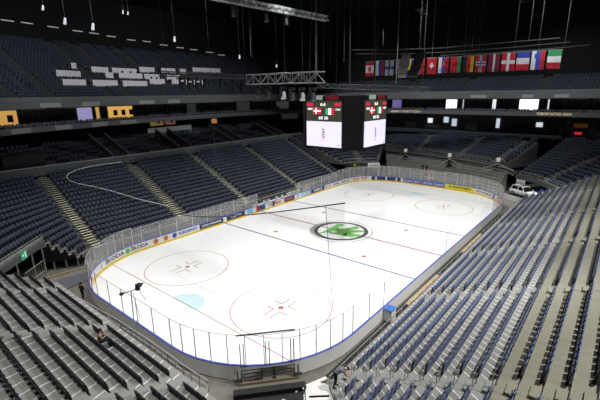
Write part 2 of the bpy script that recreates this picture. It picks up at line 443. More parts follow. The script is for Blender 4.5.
def stair(b, pr, s):
    # one continuous flight: zigzag profile PR of (plan point, z), half width vector S
    n0 = len(b.v)
    for p, z in pr: b.v += [(p.x-s.x, p.y-s.y, z), (p.x+s.x, p.y+s.y, z), (p.x-s.x, p.y-s.y, z-.2), (p.x+s.x, p.y+s.y, z-.2)]
    for k in range(len(pr)-1):
        a = n0+4*k; c = a+4; b.mi = 0 if k % 2 == 0 else 1
        for f in ((a, a+1, c+1, c), (a+2, c+2, c+3, a+3), (a, c, c+2, a+2), (a+1, a+3, c+3, c+1)): b.f.append(f); b.m.append(b.mi)
def stand(label, F, B, z0, z1, n, tread, aisles=(), pitch=.52, block='', base=0., seats=True, strip_every=0., nosing=None, rows=None,
          handrails=True, aw=.58, cat='grandstand', zfront=None, step_every=2, name='grandstand', ends=1):
    """stepped stand between front polyline F and back polyline B, first row first in front"""
    c0 = F[len(F)//2]
    root = thing(name, label, cat, (c0[0], c0[1], base))
    row = lambda t: [lerp(a, c, t) for a, c in zip(F, B)]
    rise = (z1-z0)/n
    b = MB()
    for i in range(n):
        A = row(i/n); C = row((i+1)/n); z = z0+rise*i
        for k in range(len(F)-1):
            b.quad((*A[k], z), (*A[k+1], z), (*C[k+1], z), (*C[k], z))
            zr = base if i == 0 else z-rise
            if i == 0 and zfront is not None: zr = zfront
            b.quad((*A[k], zr), (*A[k+1], zr), (*A[k+1], z), (*A[k], z))
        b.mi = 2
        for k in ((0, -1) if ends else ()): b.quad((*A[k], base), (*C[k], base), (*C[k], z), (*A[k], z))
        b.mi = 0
    C = row(1)
    for k in range(len(F)-1): b.quad((*C[k], base), (*C[k+1], base), (*C[k+1], z1-rise), (*C[k], z1-rise))
    if strip_every:
        b.mi = 1
        for i in range(n):
            R0 = row((i+.05)/n); R1 = row((i+.97)/n); L = poly_len(R0); z = z0+rise*i; k = int(L/strip_every)
            for j in range(1, k):
                p, d = along(R0, j*strip_every); q, _ = along(R1, j*strip_every*poly_len(R1)/L)
                if any(seg_d(p, *a) < aw*.9 for a in aisles) and strip_every < .8: continue
                n_ = (-d[1], d[0]); w = .028 if strip_every < .8 else .034
                b.quad((p[0]-d[0]*w, p[1]-d[1]*w, z+.006), (p[0]+d[0]*w, p[1]+d[1]*w, z+.006), (q[0]+d[0]*w, q[1]+d[1]*w, z+.006), (q[0]-d[0]*w, q[1]-d[1]*w, z+.006))
    b.build('stepped_deck', [tread, M['strip'], M['black'] if block == 'corner' else tread], root)  # corner end faces black: shade of the open tunnel put in colour
    for a, c in aisles:                               # stairs in the aisles, hoop handrails beside them
        d = (V2(c)-V2(a)); L = d.length; d = d/L; s = Vector((-d.y, d.x)); b = MB()
        pr = []
        for i in range(n):
            z = z0+rise*i; f0, f1, f2 = i/n, (i+.5)/n, (i+1)/n
            pr += [(f0, z+.015), (f1, z+.015), (f1, z+rise*.5), (f2-.02/n, z+rise*.5)]
        pr.append((1-.02/n, z0+rise*(n-1)+.015))
        stair(b, [(V2(lerp(a, c, f)), z) for f, z in pr], s*aw*.85)
        b.build('aisle_steps', [nosing or tread, M['dark'] if nosing else tread], root)
        if handrails:
            for i in range(0, n, 1 if handrails is True else handrails):
                p = V2(lerp(a, c, (i+.86)/n)); z = z0+rise*i; b = MB()
                e = p+d*.16
                b.bar((*p, z), (*p, z+.9), .022, 5); b.bar((*e, z+rise), (*e, z+.9), .022, 5); b.bar((*p, z+.9), (*e, z+.9), .022, 5)
                b.build('handrail', M['rail'], root)
    if seats:
        for i in (rows or range(n)):
            R = row((i+.70)/n); L = poly_len(R); k = int((L-.3)/pitch); z = z0+rise*i; nth = 0; cur = None; off = (L-k*pitch)/2+pitch/2
            for j in range(k):
                p, d = along(R, off+j*pitch)
                if any(seg_d(p, *a) < aw+pitch*.5 for a in aisles): nth = 0; continue
                # facing: towards the front line
                q = lerp(F[0], F[-1], .5); r = V2(p); nn = Vector((-d[1], d[0]))
                A, _ = along(row(i/n), (off+j*pitch)*poly_len(row(i/n))/L)
                if (V2(A)-r).dot(nn) < 0: nn = -nn
                side = sum(1 for a in aisles if (V2(p)-V2(a[0])).dot(V2(F[-1])-V2(F[0])) > 0)
                SEATS.append((p[0], p[1], z, math.atan2(nn.y, nn.x)-pi/2, block, i, nth, side)); nth += 1
    return root

def railing(root, pts, h=1.0, r=.025, step=1.0, m=None, bars=2, name='front_railing'):
    b = MB(); m = m or M['rail']
    for t in range(bars):
        zz = h*(1-t/bars); b.path([(p[0], p[1], p[2]+zz) for p in pts], r, 5)
    for a, c in zip(pts, pts[1:]):
        L = math.dist(a, c); k = max(1, round(L/step))
        for j in range(k+1):
            q = Vector(a).lerp(Vector(c), j/k); b.bar(q, (q.x, q.y, q.z+h), r, 5)
    return b.build(name, m, root)

# near-end stand (rows across the picture's lower left, seat backs to the camera)
NX = -32.0
nearst = stand('near-end grandstand with grey panelled treads and dark seat backs', [(NX, -13.4), (NX, 9.4)], [(NX-8.6, -17.4), (NX-8.6, 16.5)], 2.29, 5.89, 10, M['tread'],
      [((NX, -10.65), (NX-8.6, -10.65)), ((NX, -1.75), (NX-8.6, -1.75)), ((NX, 7.0), (NX-8.6, 7.0))], .5, 'near', strip_every=.9, handrails=False, aw=.32)
rp = [at(px, py, Z=1.85) for px, py in ((50, 282), (76, 299), (102, 313.5), (121, 324.5), (150, 343.5), (168, 356.5), (183, 368), (208, 384))]
railing(nearst, [(x, y, .8) for x, y, z in rp], 1.3, .05, step=.8, m=M['rail'], bars=3)
railing(nearst, [(rp[-1][0], rp[-1][1], .8), (rp[-1][0]-1.0, rp[-1][1]-1.1, .8)], 1.05, .03, step=1., bars=2)
b = MB(); b.prism([(NX+.02, -13.2), (rp[-1][0]+.1, rp[-1][1]-.1)]+[(x+.1, y) for x, y, z in rp[-2::-1]]+[(NX+.02, rp[0][1])], .0, .8); b.build('front_platform', M['tread'], nearst)
# right stand
AX = [-25.6, -14.1, -2.8, 8.4, 19.8]
def yr(i): return -17.1-.85*i
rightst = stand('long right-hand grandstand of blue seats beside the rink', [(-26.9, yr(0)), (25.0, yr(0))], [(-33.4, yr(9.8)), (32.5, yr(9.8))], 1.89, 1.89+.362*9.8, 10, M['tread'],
      [((x, yr(0)), (x, yr(9.8))) for x in AX], .535, 'right', strip_every=.535, aw=.5, handrails=1)
railing(rightst, [(-26.7, -17.0, 1.3), (24.9, -17.0, 1.3)], 1.0, step=1.6, m=M['rail'])
zb = 1.89+.362*9.8
upright = stand('upper rows of the right-hand grandstand with wide beige treads', [(-33.4, yr(9.8)-.02), (32.5, yr(9.8)-.02)], [(-38, yr(9.8)-5.4), (34, yr(9.8)-5.4)], zb, zb+.34*6, 6, M['beige'],
      [((x, yr(9.8)), (x, yr(9.8)-5.4)) for x in AX], .6, 'wide', handrails=False, aw=.5)
# left bowl
LA = [-24.9, -12.6, -.8, 12.4, 25.2]
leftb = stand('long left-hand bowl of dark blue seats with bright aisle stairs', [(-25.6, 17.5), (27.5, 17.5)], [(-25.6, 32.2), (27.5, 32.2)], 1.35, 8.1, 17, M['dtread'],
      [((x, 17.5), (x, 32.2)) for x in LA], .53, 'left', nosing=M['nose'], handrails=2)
railing(leftb, [(-25.5, 17.4, .9), (27, 17.4, .9)], 1.0, step=1.6)
b = MB(); b.box((0, 33.0, 8.6), (64, .15, 1.2)); b.build('back_parapet', M['fascia'], leftb)
b = MB(); b.box((0, 32.95, 9.26), (64, .22, .12)); b.build('parapet_cap', M['panel'], leftb)
# near-left corner
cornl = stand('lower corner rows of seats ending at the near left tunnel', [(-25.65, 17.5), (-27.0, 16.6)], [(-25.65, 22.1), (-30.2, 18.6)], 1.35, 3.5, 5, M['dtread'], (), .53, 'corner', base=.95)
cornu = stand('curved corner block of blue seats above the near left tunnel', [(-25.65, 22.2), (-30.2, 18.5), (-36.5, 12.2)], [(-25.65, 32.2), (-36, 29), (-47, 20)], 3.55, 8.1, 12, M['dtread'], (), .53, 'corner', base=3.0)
b = MB()
for a, c in (((-30.0, 18.35), (-36.5, 12.0)),):
    d = (V2(c)-V2(a)).normalized(); nrm = Vector((-d.y, d.x))
    if nrm.y > 0: nrm = -nrm
    b.slab((a[0], a[1], 3.0), d, nrm, 0, math.dist(a, c), 0, .62, 0, .15)
b.build('front_parapet', M['fascia'], cornu)
railing(cornu, [(-30.0, 18.3, 3.6), (-36.5, 11.95, 3.6)], .7, .03, step=1.4)
p0 = at(22, 252, X=-32.6)
cd = (V2((-36.5, 12.0))-V2((-30.0, 18.35))).normalized(); cn = Vector((-cd.y, cd.x)); cn = cn if cn.y < 0 else -cn
sg = thing('exit_sign', 'small green exit sign on the parapet above the near left tunnel', 'sign', p0)
C = Vector((-30.0, 18.35, 0)).lerp(Vector((-36.5, 12.0, 0)), .42)+Vector((cn.x, cn.y, 0))*.18
b = MB(); b.slab((C.x, C.y, 3.05), cd, cn, -.45, .45, 0, .8, 0, .05); b.build('panel', flat('sign_green', (.05, .40, .20), .35), sg)
b = MB()
b.slab((C.x, C.y, 3.05), cd, cn, -.3, -.12, .15, .7, .05, .06); b.slab((C.x, C.y, 3.05), cd, cn, .02, .3, .35, .5, .05, .06); b.build('pictogram', flat('sign_white', (.8, .9, .85), .4), sg)
# scaffold walls of the tunnel
tun = thing('tunnel_frame', 'dark steel tunnel frame under the near left corner seats', 'frame', (-30.5, 17, 0))
for x, y, h in ((-27.4, 17.1, 1.3), (-28.4, 17.7, 1.7), (-29.4, 18.3, 2.1), (-30.3, 18.2, 2.9), (-31.6, 17.0, 2.9), (-33.4, 15.2, 2.9)):
    b = MB(); b.box((x, y, h/2), (.12, .12, h)); b.build('post', M['rail'], tun)
b = MB(); b.box((-30.2, 22.6, 1.4), (9, .2, 2.8), .6); b.build('back_panel', M['black'], tun)
for i in range(5):
    t = i/5; p = lerp((-27.0, 16.55), (-30.2, 18.55), t+.1); b = MB(); b.box((p[0], p[1], 1.2+.43*i), (.75, .12, .22), .55); b.build('stepped_edge', M['panel'], tun)

# far-left corner block, with the tunnel banner below it
farl = stand('far left corner block of dark seats above the banner', [(27.3, 17.3), (29.7, 14.9), (32.0, 11.9)], [(27.6, 32.2), (42, 32), (54, 21.5)], 3.9, 8.6, 12, M['dtread'],
      [((29.9, 14.7), (45, 29.5))], .55, 'far corner', handrails=2, zfront=3.6, base=3.5)
railing(farl, [(27.25, 17.2, 3.8), (29.6, 14.85, 3.8), (31.95, 11.85, 3.8)], 1., step=1.2)
railing(farl, [(32.1, 11.8, 4.0), (47.2, 19.0, 5.2)], 1.1, step=1.5, name='side_railing')
ban = thing('banner', 'black and white banner above the far left tunnel', 'banner', (29, 14.6, 0))
bd = (V2((31.6, 11.2))-V2((27.0, 16.9))); bl = bd.length; bd = bd/bl; bn = Vector((bd.y, -bd.x)); bn = bn if bn.x < 0 else -bn
b = MB(); b.slab((27.0, 16.9, 3.0), bd, bn, 0, bl*.66, 0, .95, 0, .06); b.build('black_cloth', K_, ban)
b = MB(); b.slab((27.0, 16.9, 3.0), bd, bn, bl*.66, bl, 0, .95, 0, .06); b.build('white_cloth', W_, ban)
for fa, fb in ((.1, .14), (.95, 1.)): b = MB(); b.slab((27.0, 16.9, 0), bd, bn, bl*fa, bl*fb, 0, 3, -.1, .1); b.build('banner_post', M['rail'], ban)
b = MB(); b.slab((27.0, 16.9, 3.4), bd, bn, bl*.25, bl*.31, 0, .3, .06, .07); b.build('emblem', YL, ban)
text_mesh('COLOGNE', .4, NV, Vector((27.0, 16.9, 3.47))+Vector((bd.x, bd.y, 0))*bl*.83+Vector((bn.x, bn.y, 0))*.08, (bd.x, bd.y, 0), (0, 0, 1), ban, width=bl*.26)

# far-end stand and the grey standing terrace in front of it
FF = [(47.5, 19.5), (47.2, 12), (45.3, 6), (42.5, -3), (38.3, -11.5)]
FB = [(56, 22), (55.6, 12.5), (53.6, 3.5), (50.5, -6.5), (46.5, -15.5)]
farst = stand('far-end grandstand of dark seats behind the standing terrace', FF, FB, 4.6, 8.8, 10, M['dtread'],
      [((46.6, 9.5), (55, 8.2)), ((43.2, -.8), (51.4, -4.2)), ((39.4, -9.2), (47.4, -13.2))], .55, 'far end', handrails=2, zfront=4.2, base=4.0)
railing(farst, [(x-.1, y, 4.6) for x, y in FF], 1.15, .035, step=1., bars=3)
terr = stand('grey standing terrace between far glass and far-end seats', [(35.6, 11.2), (36.4, 6), (36.2, 0), (34.8, -6), (32.8, -11.5)], [(45.6, 17), (45.2, 7), (44, 1), (41.2, -6), (37.0, -12.5)], .8, 4.0, 7, M['tread'], (), seats=False, cat='terrace', name='standing_terrace')
for i in range(1, 7):
    t = (i+.5)/7; A = [(35.6, 11.2), (36.4, 6), (36.2, 0), (34.8, -6), (32.8, -11.5)]; Cc = [(45.6, 17), (45.2, 7), (44, 1), (41.2, -6), (37.0, -12.5)]
    railing(terr, [(*lerp(a, c, t), .8+3.2/7*i) for a, c in zip(A, Cc)], .95, .035, step=1.8, name='crush_barrier')
for (px, py), (lx, ly), (rx, ry) in (((405.5, 154), (394, 163), (416, 162)), ((449.5, 159), (437, 167), (461, 166)), ((498, 164), (483, 168), (514, 171))):
    P = Vector(at(px, py, X=43.0-(px-405)*.05)); dst = P.x
    st = thing('stair_pair', 'pair of stairs forming an inverted V on the far terrace, %s' % {405.5: 'left of the three', 449.5: 'middle of the three', 498: 'right of the three'}[px], 'stairs', (P.x, P.y, 4.0))
    top = P
    for side, (qx, qy) in (('left', (lx, ly)), ('right', (rx, ry))):
        Q = Vector(at(qx, qy, X=dst-3.2))
        b = MB(); b.bar(top, Q, .11, 6); b.bar(top-Vector((0, 0, .8)), Q-Vector((0, 0, .8)), .07, 6)
        for j in range(7):
            q = top.lerp(Q, j/6); b.bar(q, q-Vector((0, 0, .85)), .04, 4)
        b.build('stair_flight', M['panel'], st)
    b = MB(); b.box((top.x, top.y, top.z-.9), (.5, 1.2, 1.6)); b.build('doorway', M['black'], st)
    lp = thing('flood_lamp', 'small white lamp above the %s inverted V stairs' % {405.5: 'left', 449.5: 'middle', 498: 'right'}[px], 'lamp', (top.x, top.y, top.z))
    b = MB(); b.bar((top.x, top.y, top.z), (top.x, top.y, top.z+.5), .06, 6); b.build('stand', M['rail'], lp)
    b = MB(); b.box((top.x, top.y, top.z+.85), (.5, .6, .7)); b.build('lamp_head', flat('lamp_face', (.75, .74, .66), .25), lp)

# far-right corner
RF = [(38.6, -13.6), (36.2, -17), (32.4, -20), (29.2, -22.3), (27.5, -24.2)]
RB = [(49, -19), (47, -25.5), (42, -31), (38, -34), (35, -36)]
farr = stand('far right corner block of dark blue seats behind the car', RF, RB, 3.1, 8.8, 14, M['dtread'], [((34.4, -18.4), (44.6, -28.4))], .55, 'far right', zfront=2.6, base=2.4, nosing=M['tread'], handrails=1)
railing(farr, [(x, y, 2.7) for x, y in RF], 1.2, .04, step=1., bars=3)
b = MB()
for a, c in zip(RF, RF[1:]):
    d = (V2(c)-V2(a)).normalized(); nn = Vector((-d.y, d.x)); nn = nn if nn.x < 0 else -nn
    b.slab((*a, 2.5), d, nn, 0, math.dist(a, c), 0, .75, 0, .12)
b.build('front_parapet', M['fascia'], farr)

# ------------------------------------------------------------------ the ring of balconies and the upper tier
RP = [(-58, 8), (-42, 30), (-26.3, 41.3), (-11.8, 46), (9.3, 49.6), (30, 49.2), (44.8, 43.9), (52, 32), (55.4, 12.9), (54.6, -1.8), (53.1, -23.9), (50, -45)]
def catmull(P, k=7):
    out = []
    for i in range(len(P)-1):
        p0, p1, p2, p3 = [Vector(P[max(0, min(len(P)-1, j))]) for j in (i-1, i, i+1, i+2)]
        for j in range(k):
            t = j/k; out.append(tuple(.5*((2*p1)+(p2-p0)*t+(2*p0-5*p1+4*p2-p3)*t*t+(3*p1-p0-3*p2+p3)*t**3)))
    out.append(tuple(P[-1])); return out
_RR = catmull(RP)
RING = []
for i, p in enumerate(_RR):
    a = V2(_RR[max(0, i-1)]); c = V2(_RR[min(len(_RR)-1, i+1)]); d = (c-a).normalized(); RING.append((p, (-d.y, d.x)))
RLEN = poly_len(_RR)
def ringat(s, off=0., z=0.):
    p, d = along(_RR, s); return Vector((p[0]-d[1]*off, p[1]+d[0]*off, z)), Vector((d[0], d[1], 0)), Vector((-d[1], d[0], 0))
def ring_s(px, py, z, off=0.):
    """arc length along the ring behind a pixel"""
    best = None
    for i in range(0, int(RLEN*4)):
        q = seen(ringat(i/4, off, z)[0])
        if q and (best is None or abs(q[0]-px) < best[0]): best = (abs(q[0]-px), i/4)
    return best[1]
def sweep_thing(b, prof): b.sweep(RING, prof)
gal = thing('balcony_ring', 'two-level grey balcony ring with suites below the upper tier', 'balcony', (5, 48, 8))
b = MB(); b.sweep(RING, [(0, 13.1), (0, 14.0), (.3, 14.0), (.3, 13.1)]); b.build('lower_fascia', M['fascia'], gal)
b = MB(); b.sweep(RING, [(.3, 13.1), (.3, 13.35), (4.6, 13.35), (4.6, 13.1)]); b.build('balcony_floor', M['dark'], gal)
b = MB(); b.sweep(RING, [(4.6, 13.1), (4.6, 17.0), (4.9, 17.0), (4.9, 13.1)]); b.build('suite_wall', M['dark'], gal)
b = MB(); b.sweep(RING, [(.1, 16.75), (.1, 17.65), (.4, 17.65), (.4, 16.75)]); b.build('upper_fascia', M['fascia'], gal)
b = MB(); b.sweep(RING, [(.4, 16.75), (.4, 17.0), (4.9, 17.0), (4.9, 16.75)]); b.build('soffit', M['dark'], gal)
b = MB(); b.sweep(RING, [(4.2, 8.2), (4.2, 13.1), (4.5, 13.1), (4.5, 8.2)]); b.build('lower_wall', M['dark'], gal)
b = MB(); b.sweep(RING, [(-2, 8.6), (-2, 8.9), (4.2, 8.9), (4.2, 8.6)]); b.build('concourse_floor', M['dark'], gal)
for i in range(6, int(RLEN)-4, 5):
    q, d, n = ringat(i, 4.4, 14); b = MB(); b.slab(tuple(ringat(i, .6, 13.35)[0]), n, d, 0, 4., 0, .95, -.05, .05)
    b.build('box_divider', M['fascia'], gal)
for i in range(8, int(RLEN)-6, 5):
    q, d, n = ringat(i+2.5, 4.56, 14.0); b = MB(); e = seen(q)
    if e and any(a_-8 < e[0] < c_+8 for a_, c_ in ((-4, 18), (77, 133), (392, 402), (445, 464), (492, 496), (519, 550))): continue
    b.slab(tuple(q), d, -n, -2.1, 2.1, 0, .95, 0, .05); b.mi = 1
    for a in (-2.0, -.6, .6, 2.0): b.slab(tuple(q), d, -n, a-.06, a+.06, .95, 2.5, 0, .05)
    b.slab(tuple(q), d, -n, -2.1, 2.1, 2.4, 2.7, 0, .05); b.build('suite_front', [M['fascia'], M['fascia']], gal)
    q, d, n = ringat(i+2.5, 4.16, 9.2); b = MB(); b.slab(tuple(q), d, -n, -2.0, 1.2+.8*math.sin(i), 0, 1.1+(i % 3)*.5, 0, .05); b.build('concourse_panel', M['fascia'], gal)
for rr in range(2):
    s_ = 10.
    while s_ < RLEN-8:
        if int(s_/.6) % 8: q, d, n = ringat(s_, 1.5+.9*rr, 13.35+.2*rr); SEATS.append((q.x, q.y, q.z, math.atan2(-n.y, -n.x)-pi/2, 'balcony', rr, 0, 0))
        s_ += .6
b = MB()
for i in range(4, int(RLEN)-4, 1):
    q = ringat(i, .35, 14.0)[0]; b.bar(q, q+Vector((0, 0, .35)), .02, 4)
for i in range(4, int(RLEN)-5, 2): b.bar(ringat(i, .35, 14.36)[0], ringat(i+2, .35, 14.36)[0], .025, 4)
b.build('balcony_rail', M['rail'], gal)
# pale plates along the fascias, each where the photo has one
for (pxa, pxb, zz, off) in ((11, 32, 13.2, -.02), (55, 73, 13.2, -.02), (92, 108, 13.2, -.02), (120, 137, 13.2, -.02), (40, 62, 16.85, .06), (83, 100, 16.85, .06), (140, 155, 16.85, .06), (168, 180, 16.85, .06), (522, 533, 16.85, .06), (554, 568, 16.85, .06), (470, 486, 16.85, .06)):
    s0 = ring_s(pxa, 0, zz); s1 = ring_s(pxb, 0, zz)
    b = MB(); pts = []
    for j in range(5):
        q, d, n = ringat(s0+(s1-s0)*j/4); pts.append(((q.x, q.y), (n.x, n.y)))
    b.sweep(pts, [(off-.05, zz), (off-.05, zz+.72), (off, zz+.72), (off, zz)]); b.build('fascia_plate', M['panel'], gal)
# gold lettering strip on the far fascia
for pa, pb, tx in ((391, 421, 'HEIMAT STADT KÖLN'), (536, 572, 'PREMIUM PARTNER ARENA')):
    s0 = ring_s(pa, 0, 13.5); s1 = ring_s(pb, 0, 13.5); q, d, n = ringat((s0+s1)/2, -.06, 13.6)
    text_mesh(tx, .75, flat('gold_letters', (.75, .62, .38), .35), q, d if s1 > s0 else -d, (0, 0, 1), gal, width=abs(s1-s0))
# upper tier
ut = thing('upper_tier', 'dark upper tier of seats ringing the arena above the suites', 'grandstand', (5, 60, 17))
NR_, DEP, RIS = 22, .86, .55
SCUT = ring_s(312, 0, 18.)
FAR_ROWS = 7
icut = min(range(len(RING)), key=lambda k: abs(poly_len(_RR[:k+1])-SCUT) if k else 1e9)
for part, NRW in ((RING[:icut+1], NR_), (RING[icut:], FAR_ROWS)):
    prof = [(.5, 17.2)]
    for i in range(NRW): prof += [(.5+DEP*i, 17.65+RIS*i), (.5+DEP*(i+1), 17.65+RIS*i)]
    prof += [(.5+DEP*NRW, 17.2)]
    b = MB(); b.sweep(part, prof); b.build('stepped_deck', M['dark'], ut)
    b = MB(); b.sweep(part, [(.5+DEP*NRW, 17.2), (.5+DEP*NRW, 39.9), (.9+DEP*NRW, 39.9), (.9+DEP*NRW, 17.2)]); b.build('rear_wall', M['ceil'], ut)
b = MB(); b.sweep(RING, [(.45, 17.65), (.45, 18.5), (.5, 18.5), (.5, 17.65)]); b.build('front_railing', M['fascia'], ut)
UA = [ring_s(px, 0, 17.7) for px in (-20, 22, 62, 118, 140, 175, 205, 245, 290, 330, 405, 460, 540, 600)]
for s in UA:
    b = MB(); pr = []
    for i in range(NR_ if s < SCUT else FAR_ROWS):
        for fo, dz in ((0, .015), (.5, .015), (.5, .5*RIS), (.98, .5*RIS)):
            q, d, n = ringat(s, .5+DEP*(i+fo), 17.65+RIS*i+dz); pr.append((V2(q), q.z))
    stair(b, pr, V2(d)*.55); b.build('aisle_steps', [M['dtread'], M['dark']], ut)
def tier_row(px, py):
    # upper-tier row whose tread the photo shows at a pixel
    best = None
    for i in range(NR_):
        off, z = .5+DEP*(i+.4), 17.65+RIS*i; sa = ring_s(px, 0, z, off); q = seen(ringat(sa, off, z)[0])
        if best is None or abs(q[1]-py) < best[0]: best = (abs(q[1]-py), i, sa, off, z)
    return best[1:]
DESKS = []
for pa, pb, py in ((62, 86, 85.3), (91, 117, 85.3), (121.6, 147, 85.6), (148.5, 165, 85), (170, 204, 85), (56, 80, 78.3), (105, 112, 78.3), (117, 142, 79), (143.6, 160, 79), (165, 180, 79),
                   (71, 76, 70.5), (90, 107, 72), (111, 136.5, 73), (139, 155, 73), (160, 176, 73.4), (179, 186, 73), (190, 221, 72.3)):
    i, sa, off, z = tier_row((pa+pb)/2, py); s0 = ring_s(pa, 0, z, off); s1 = ring_s(pb, 0, z, off); DESKS.append((i, min(s0, s1), max(s0, s1), off, z))
for i in range(NR_):
    off = .5+DEP*(i+.7); s = 8.; nth = 0
    while s < RLEN-6:
        if (s < SCUT or i < FAR_ROWS) and min(abs(s-a) for a in UA) > .85 and not any(D[0] == i and D[1]-.4 < s < D[2]+.4 for D in DESKS):
            q, d, n = ringat(s, off, 17.65+RIS*i); SEATS.append((q.x, q.y, q.z, math.atan2(-n.y, -n.x)-pi/2, 'upper', i, 0, 0))
        s += .6
# suites with light in them
def suite(pxa, pxb, label, col, strength, z0=14.2, z1=16.5, windows=0, wcol=(.02, .012, .006), off=4.55, cat='suite'):
    s0 = ring_s(pxa, 0, 15.3, off); s1 = ring_s(pxb, 0, 15.3, off)
    q, d, n = ringat((s0+s1)/2, off, z0); w = abs(s1-s0)
    t = thing('suite_window', label, cat, tuple(q))
    b = MB(); b.slab(tuple(q), d, -n, -w/2, w/2, 0, z1-z0, 0, .05)
    m = mat('lit_%d_%d' % (pxa, z0*10), col, .6, noise=.35, scale=.7, emit=col, strength=strength); b.build('lit_pane', m, t)
    b = MB()
    for a in (-w/2, w/2): b.slab(tuple(q), d, -n, a-.1, a+.1, -.1, z1-z0+.1, 0, .12)
    b.slab(tuple(q), d, -n, -w/2, w/2, z1-z0, z1-z0+.15, 0, .12); b.slab(tuple(q), d, -n, -w/2, w/2, -.2, 0, 0, .12); b.build('window_frame', M['fascia'], t)
    for j in range(windows):
        a = -w*.2+w*.62*(j/max(1, windows-1) if windows > 1 else .5); b = MB(); b.slab(tuple(q), d, -n, a-.45, a+.45, .5, 1.6, .05, .1); b.build('dark_picture', mat('suite_dark', wcol, .6), t)
    return t
suite(-4, 18, 'amber-lit suite window at the left edge of the balcony', (.95, .52, .13), .55, windows=1)
suite(77, 93, 'lilac-lit suite window on the left balcony', (.50, .44, .80), .55)
suite(95, 100.5, 'narrow amber suite window beside the lilac one', (.95, .58, .16), .5)
suite(107, 133, 'wide amber-lit suite window with dark pictures', (.98, .55, .14), .65, windows=3)
suite(148, 163, 'dim amber kiosk light under the left balcony', (.60, .40, .14), .22, 12.0, 12.9, off=4.0, windows=1)
suite(163, 174, 'red and cream kiosk lights under the left balcony', (.55, .22, .14), .22, 12.0, 13.0, off=4.0, windows=1)
suite(392, 402, 'violet-lit suite window right of the scoreboard', (.26, .22, .55), .5)
suite(445, 458, 'bright white suite window on the far balcony, left of two', (.95, .97, 1.), 1.3)
suite(519, 539, 'wide bright white suite window on the far balcony', (.93, 1., .97), 1.3)
suite(492, 496, 'small white suite window left of the wide bright one', (.9, .93, .95), .9)
suite(547, 550, 'narrow white suite window right of the wide bright one', (.9, .93, .95), .7)
suite(462, 464, 'narrow pale suite window right of the square bright one', (.8, .83, .85), .6)
suite(429, 435, 'white concourse window below the square bright suite', (.9, .95, 1.), .9, 10.6, 11.8, off=3.9)
suite(445, 451, 'pale concourse window below the violet strip of suites', (.7, .85, .95), .7, 10.8, 12.2, off=3.9)
suite(453, 459, 'pale narrow concourse window beside two others', (.75, .85, .95), .6, 10.0, 11.8, off=3.9)
suite(498, 503, 'tall pale concourse window under the wide bright suite', (.75, .82, .95), .7, 10.0, 12.2, off=3.9)
suite(538, 547, 'white concourse window to the right of the tall pale one', (.9, .93, .95), .7, 10.6, 11.6, off=3.9)
suite(578, 592, 'dim amber concourse light at the far right', (.7, .25, .05), .05, 10.8, 11.6, off=3.9)
suite(186, 196, 'grey suite window under the left upper tier', (.30, .32, .32), .05); suite(236, 250, 'long grey suite window beside the truss', (.34, .36, .36), .05)
suite(273, 291, 'wide grey suite window left of the scoreboard', (.38, .40, .39), .06)
suite(279, 299, 'grey window of the lower concourse left of the scoreboard', (.30, .32, .31), .04, 11.4, 12.9, off=4.0)
# white ribbon wall of the lower concourse
b = MB(); s0 = ring_s(148, 0, 11.3, 1); s1 = ring_s(191, 0, 11.3, 1); pts = []
for j in range(9):
    q, d, n = ringat(s0+(s1-s0)*j/8); pts.append(((q.x, q.y), (n.x, n.y)))
b.sweep(pts, [(.9, 10.7), (.9, 11.8), (1.1, 11.8), (1.1, 10.7)]); b.build('pale_parapet', M['panel'], gal)

# loge terrace between bowl and balcony, cut by sloping stair walls
lg = stand('dark loge terrace between left bowl and balcony', [(-30, 34.6), (30, 34.6)], [(-30, 42), (30, 44)], 8.4, 11.0, 6, M['dark'], (), .62, 'loge', handrails=False, base=8.0)
SEATS = [s for s in SEATS if not (s[4] == 'right' and s[5] == 0 and s[0] < -25.6)]
SEATS = [s for i, s in enumerate(SEATS) if s[4] != 'loge' or (int(s[0]/2.2+s[5]*.7) % 3)]
for k, x in enumerate((-12.6, -.3, 12.6, 25.3)):
    for sd in (-1.3, 1.3):
        b = MB(); b.quad((x+sd-.12, 34.4, 8), (x+sd-.12, 42, 8), (x+sd-.12, 42, 12.3), (x+sd-.12, 34.4, 9.5)); b.quad((x+sd+.12, 34.4, 8), (x+sd+.12, 34.4, 9.5), (x+sd+.12, 42, 12.3), (x+sd+.12, 42, 8))
        b.quad((x+sd-.12, 34.4, 9.5), (x+sd-.12, 42, 12.3), (x+sd+.12, 42, 12.3), (x+sd+.12, 34.4, 9.5)); b.quad((x+sd-.12, 34.4, 8), (x+sd-.12, 34.4, 9.5), (x+sd+.12, 34.4, 9.5), (x+sd+.12, 34.4, 8))
        b.build('stair_wall', M['fascia'], lg)
b = MB(); b.box((-26, 35.5, 9.7), (5, 3, 2.4)); b.build('box_office', M['black'], lg)

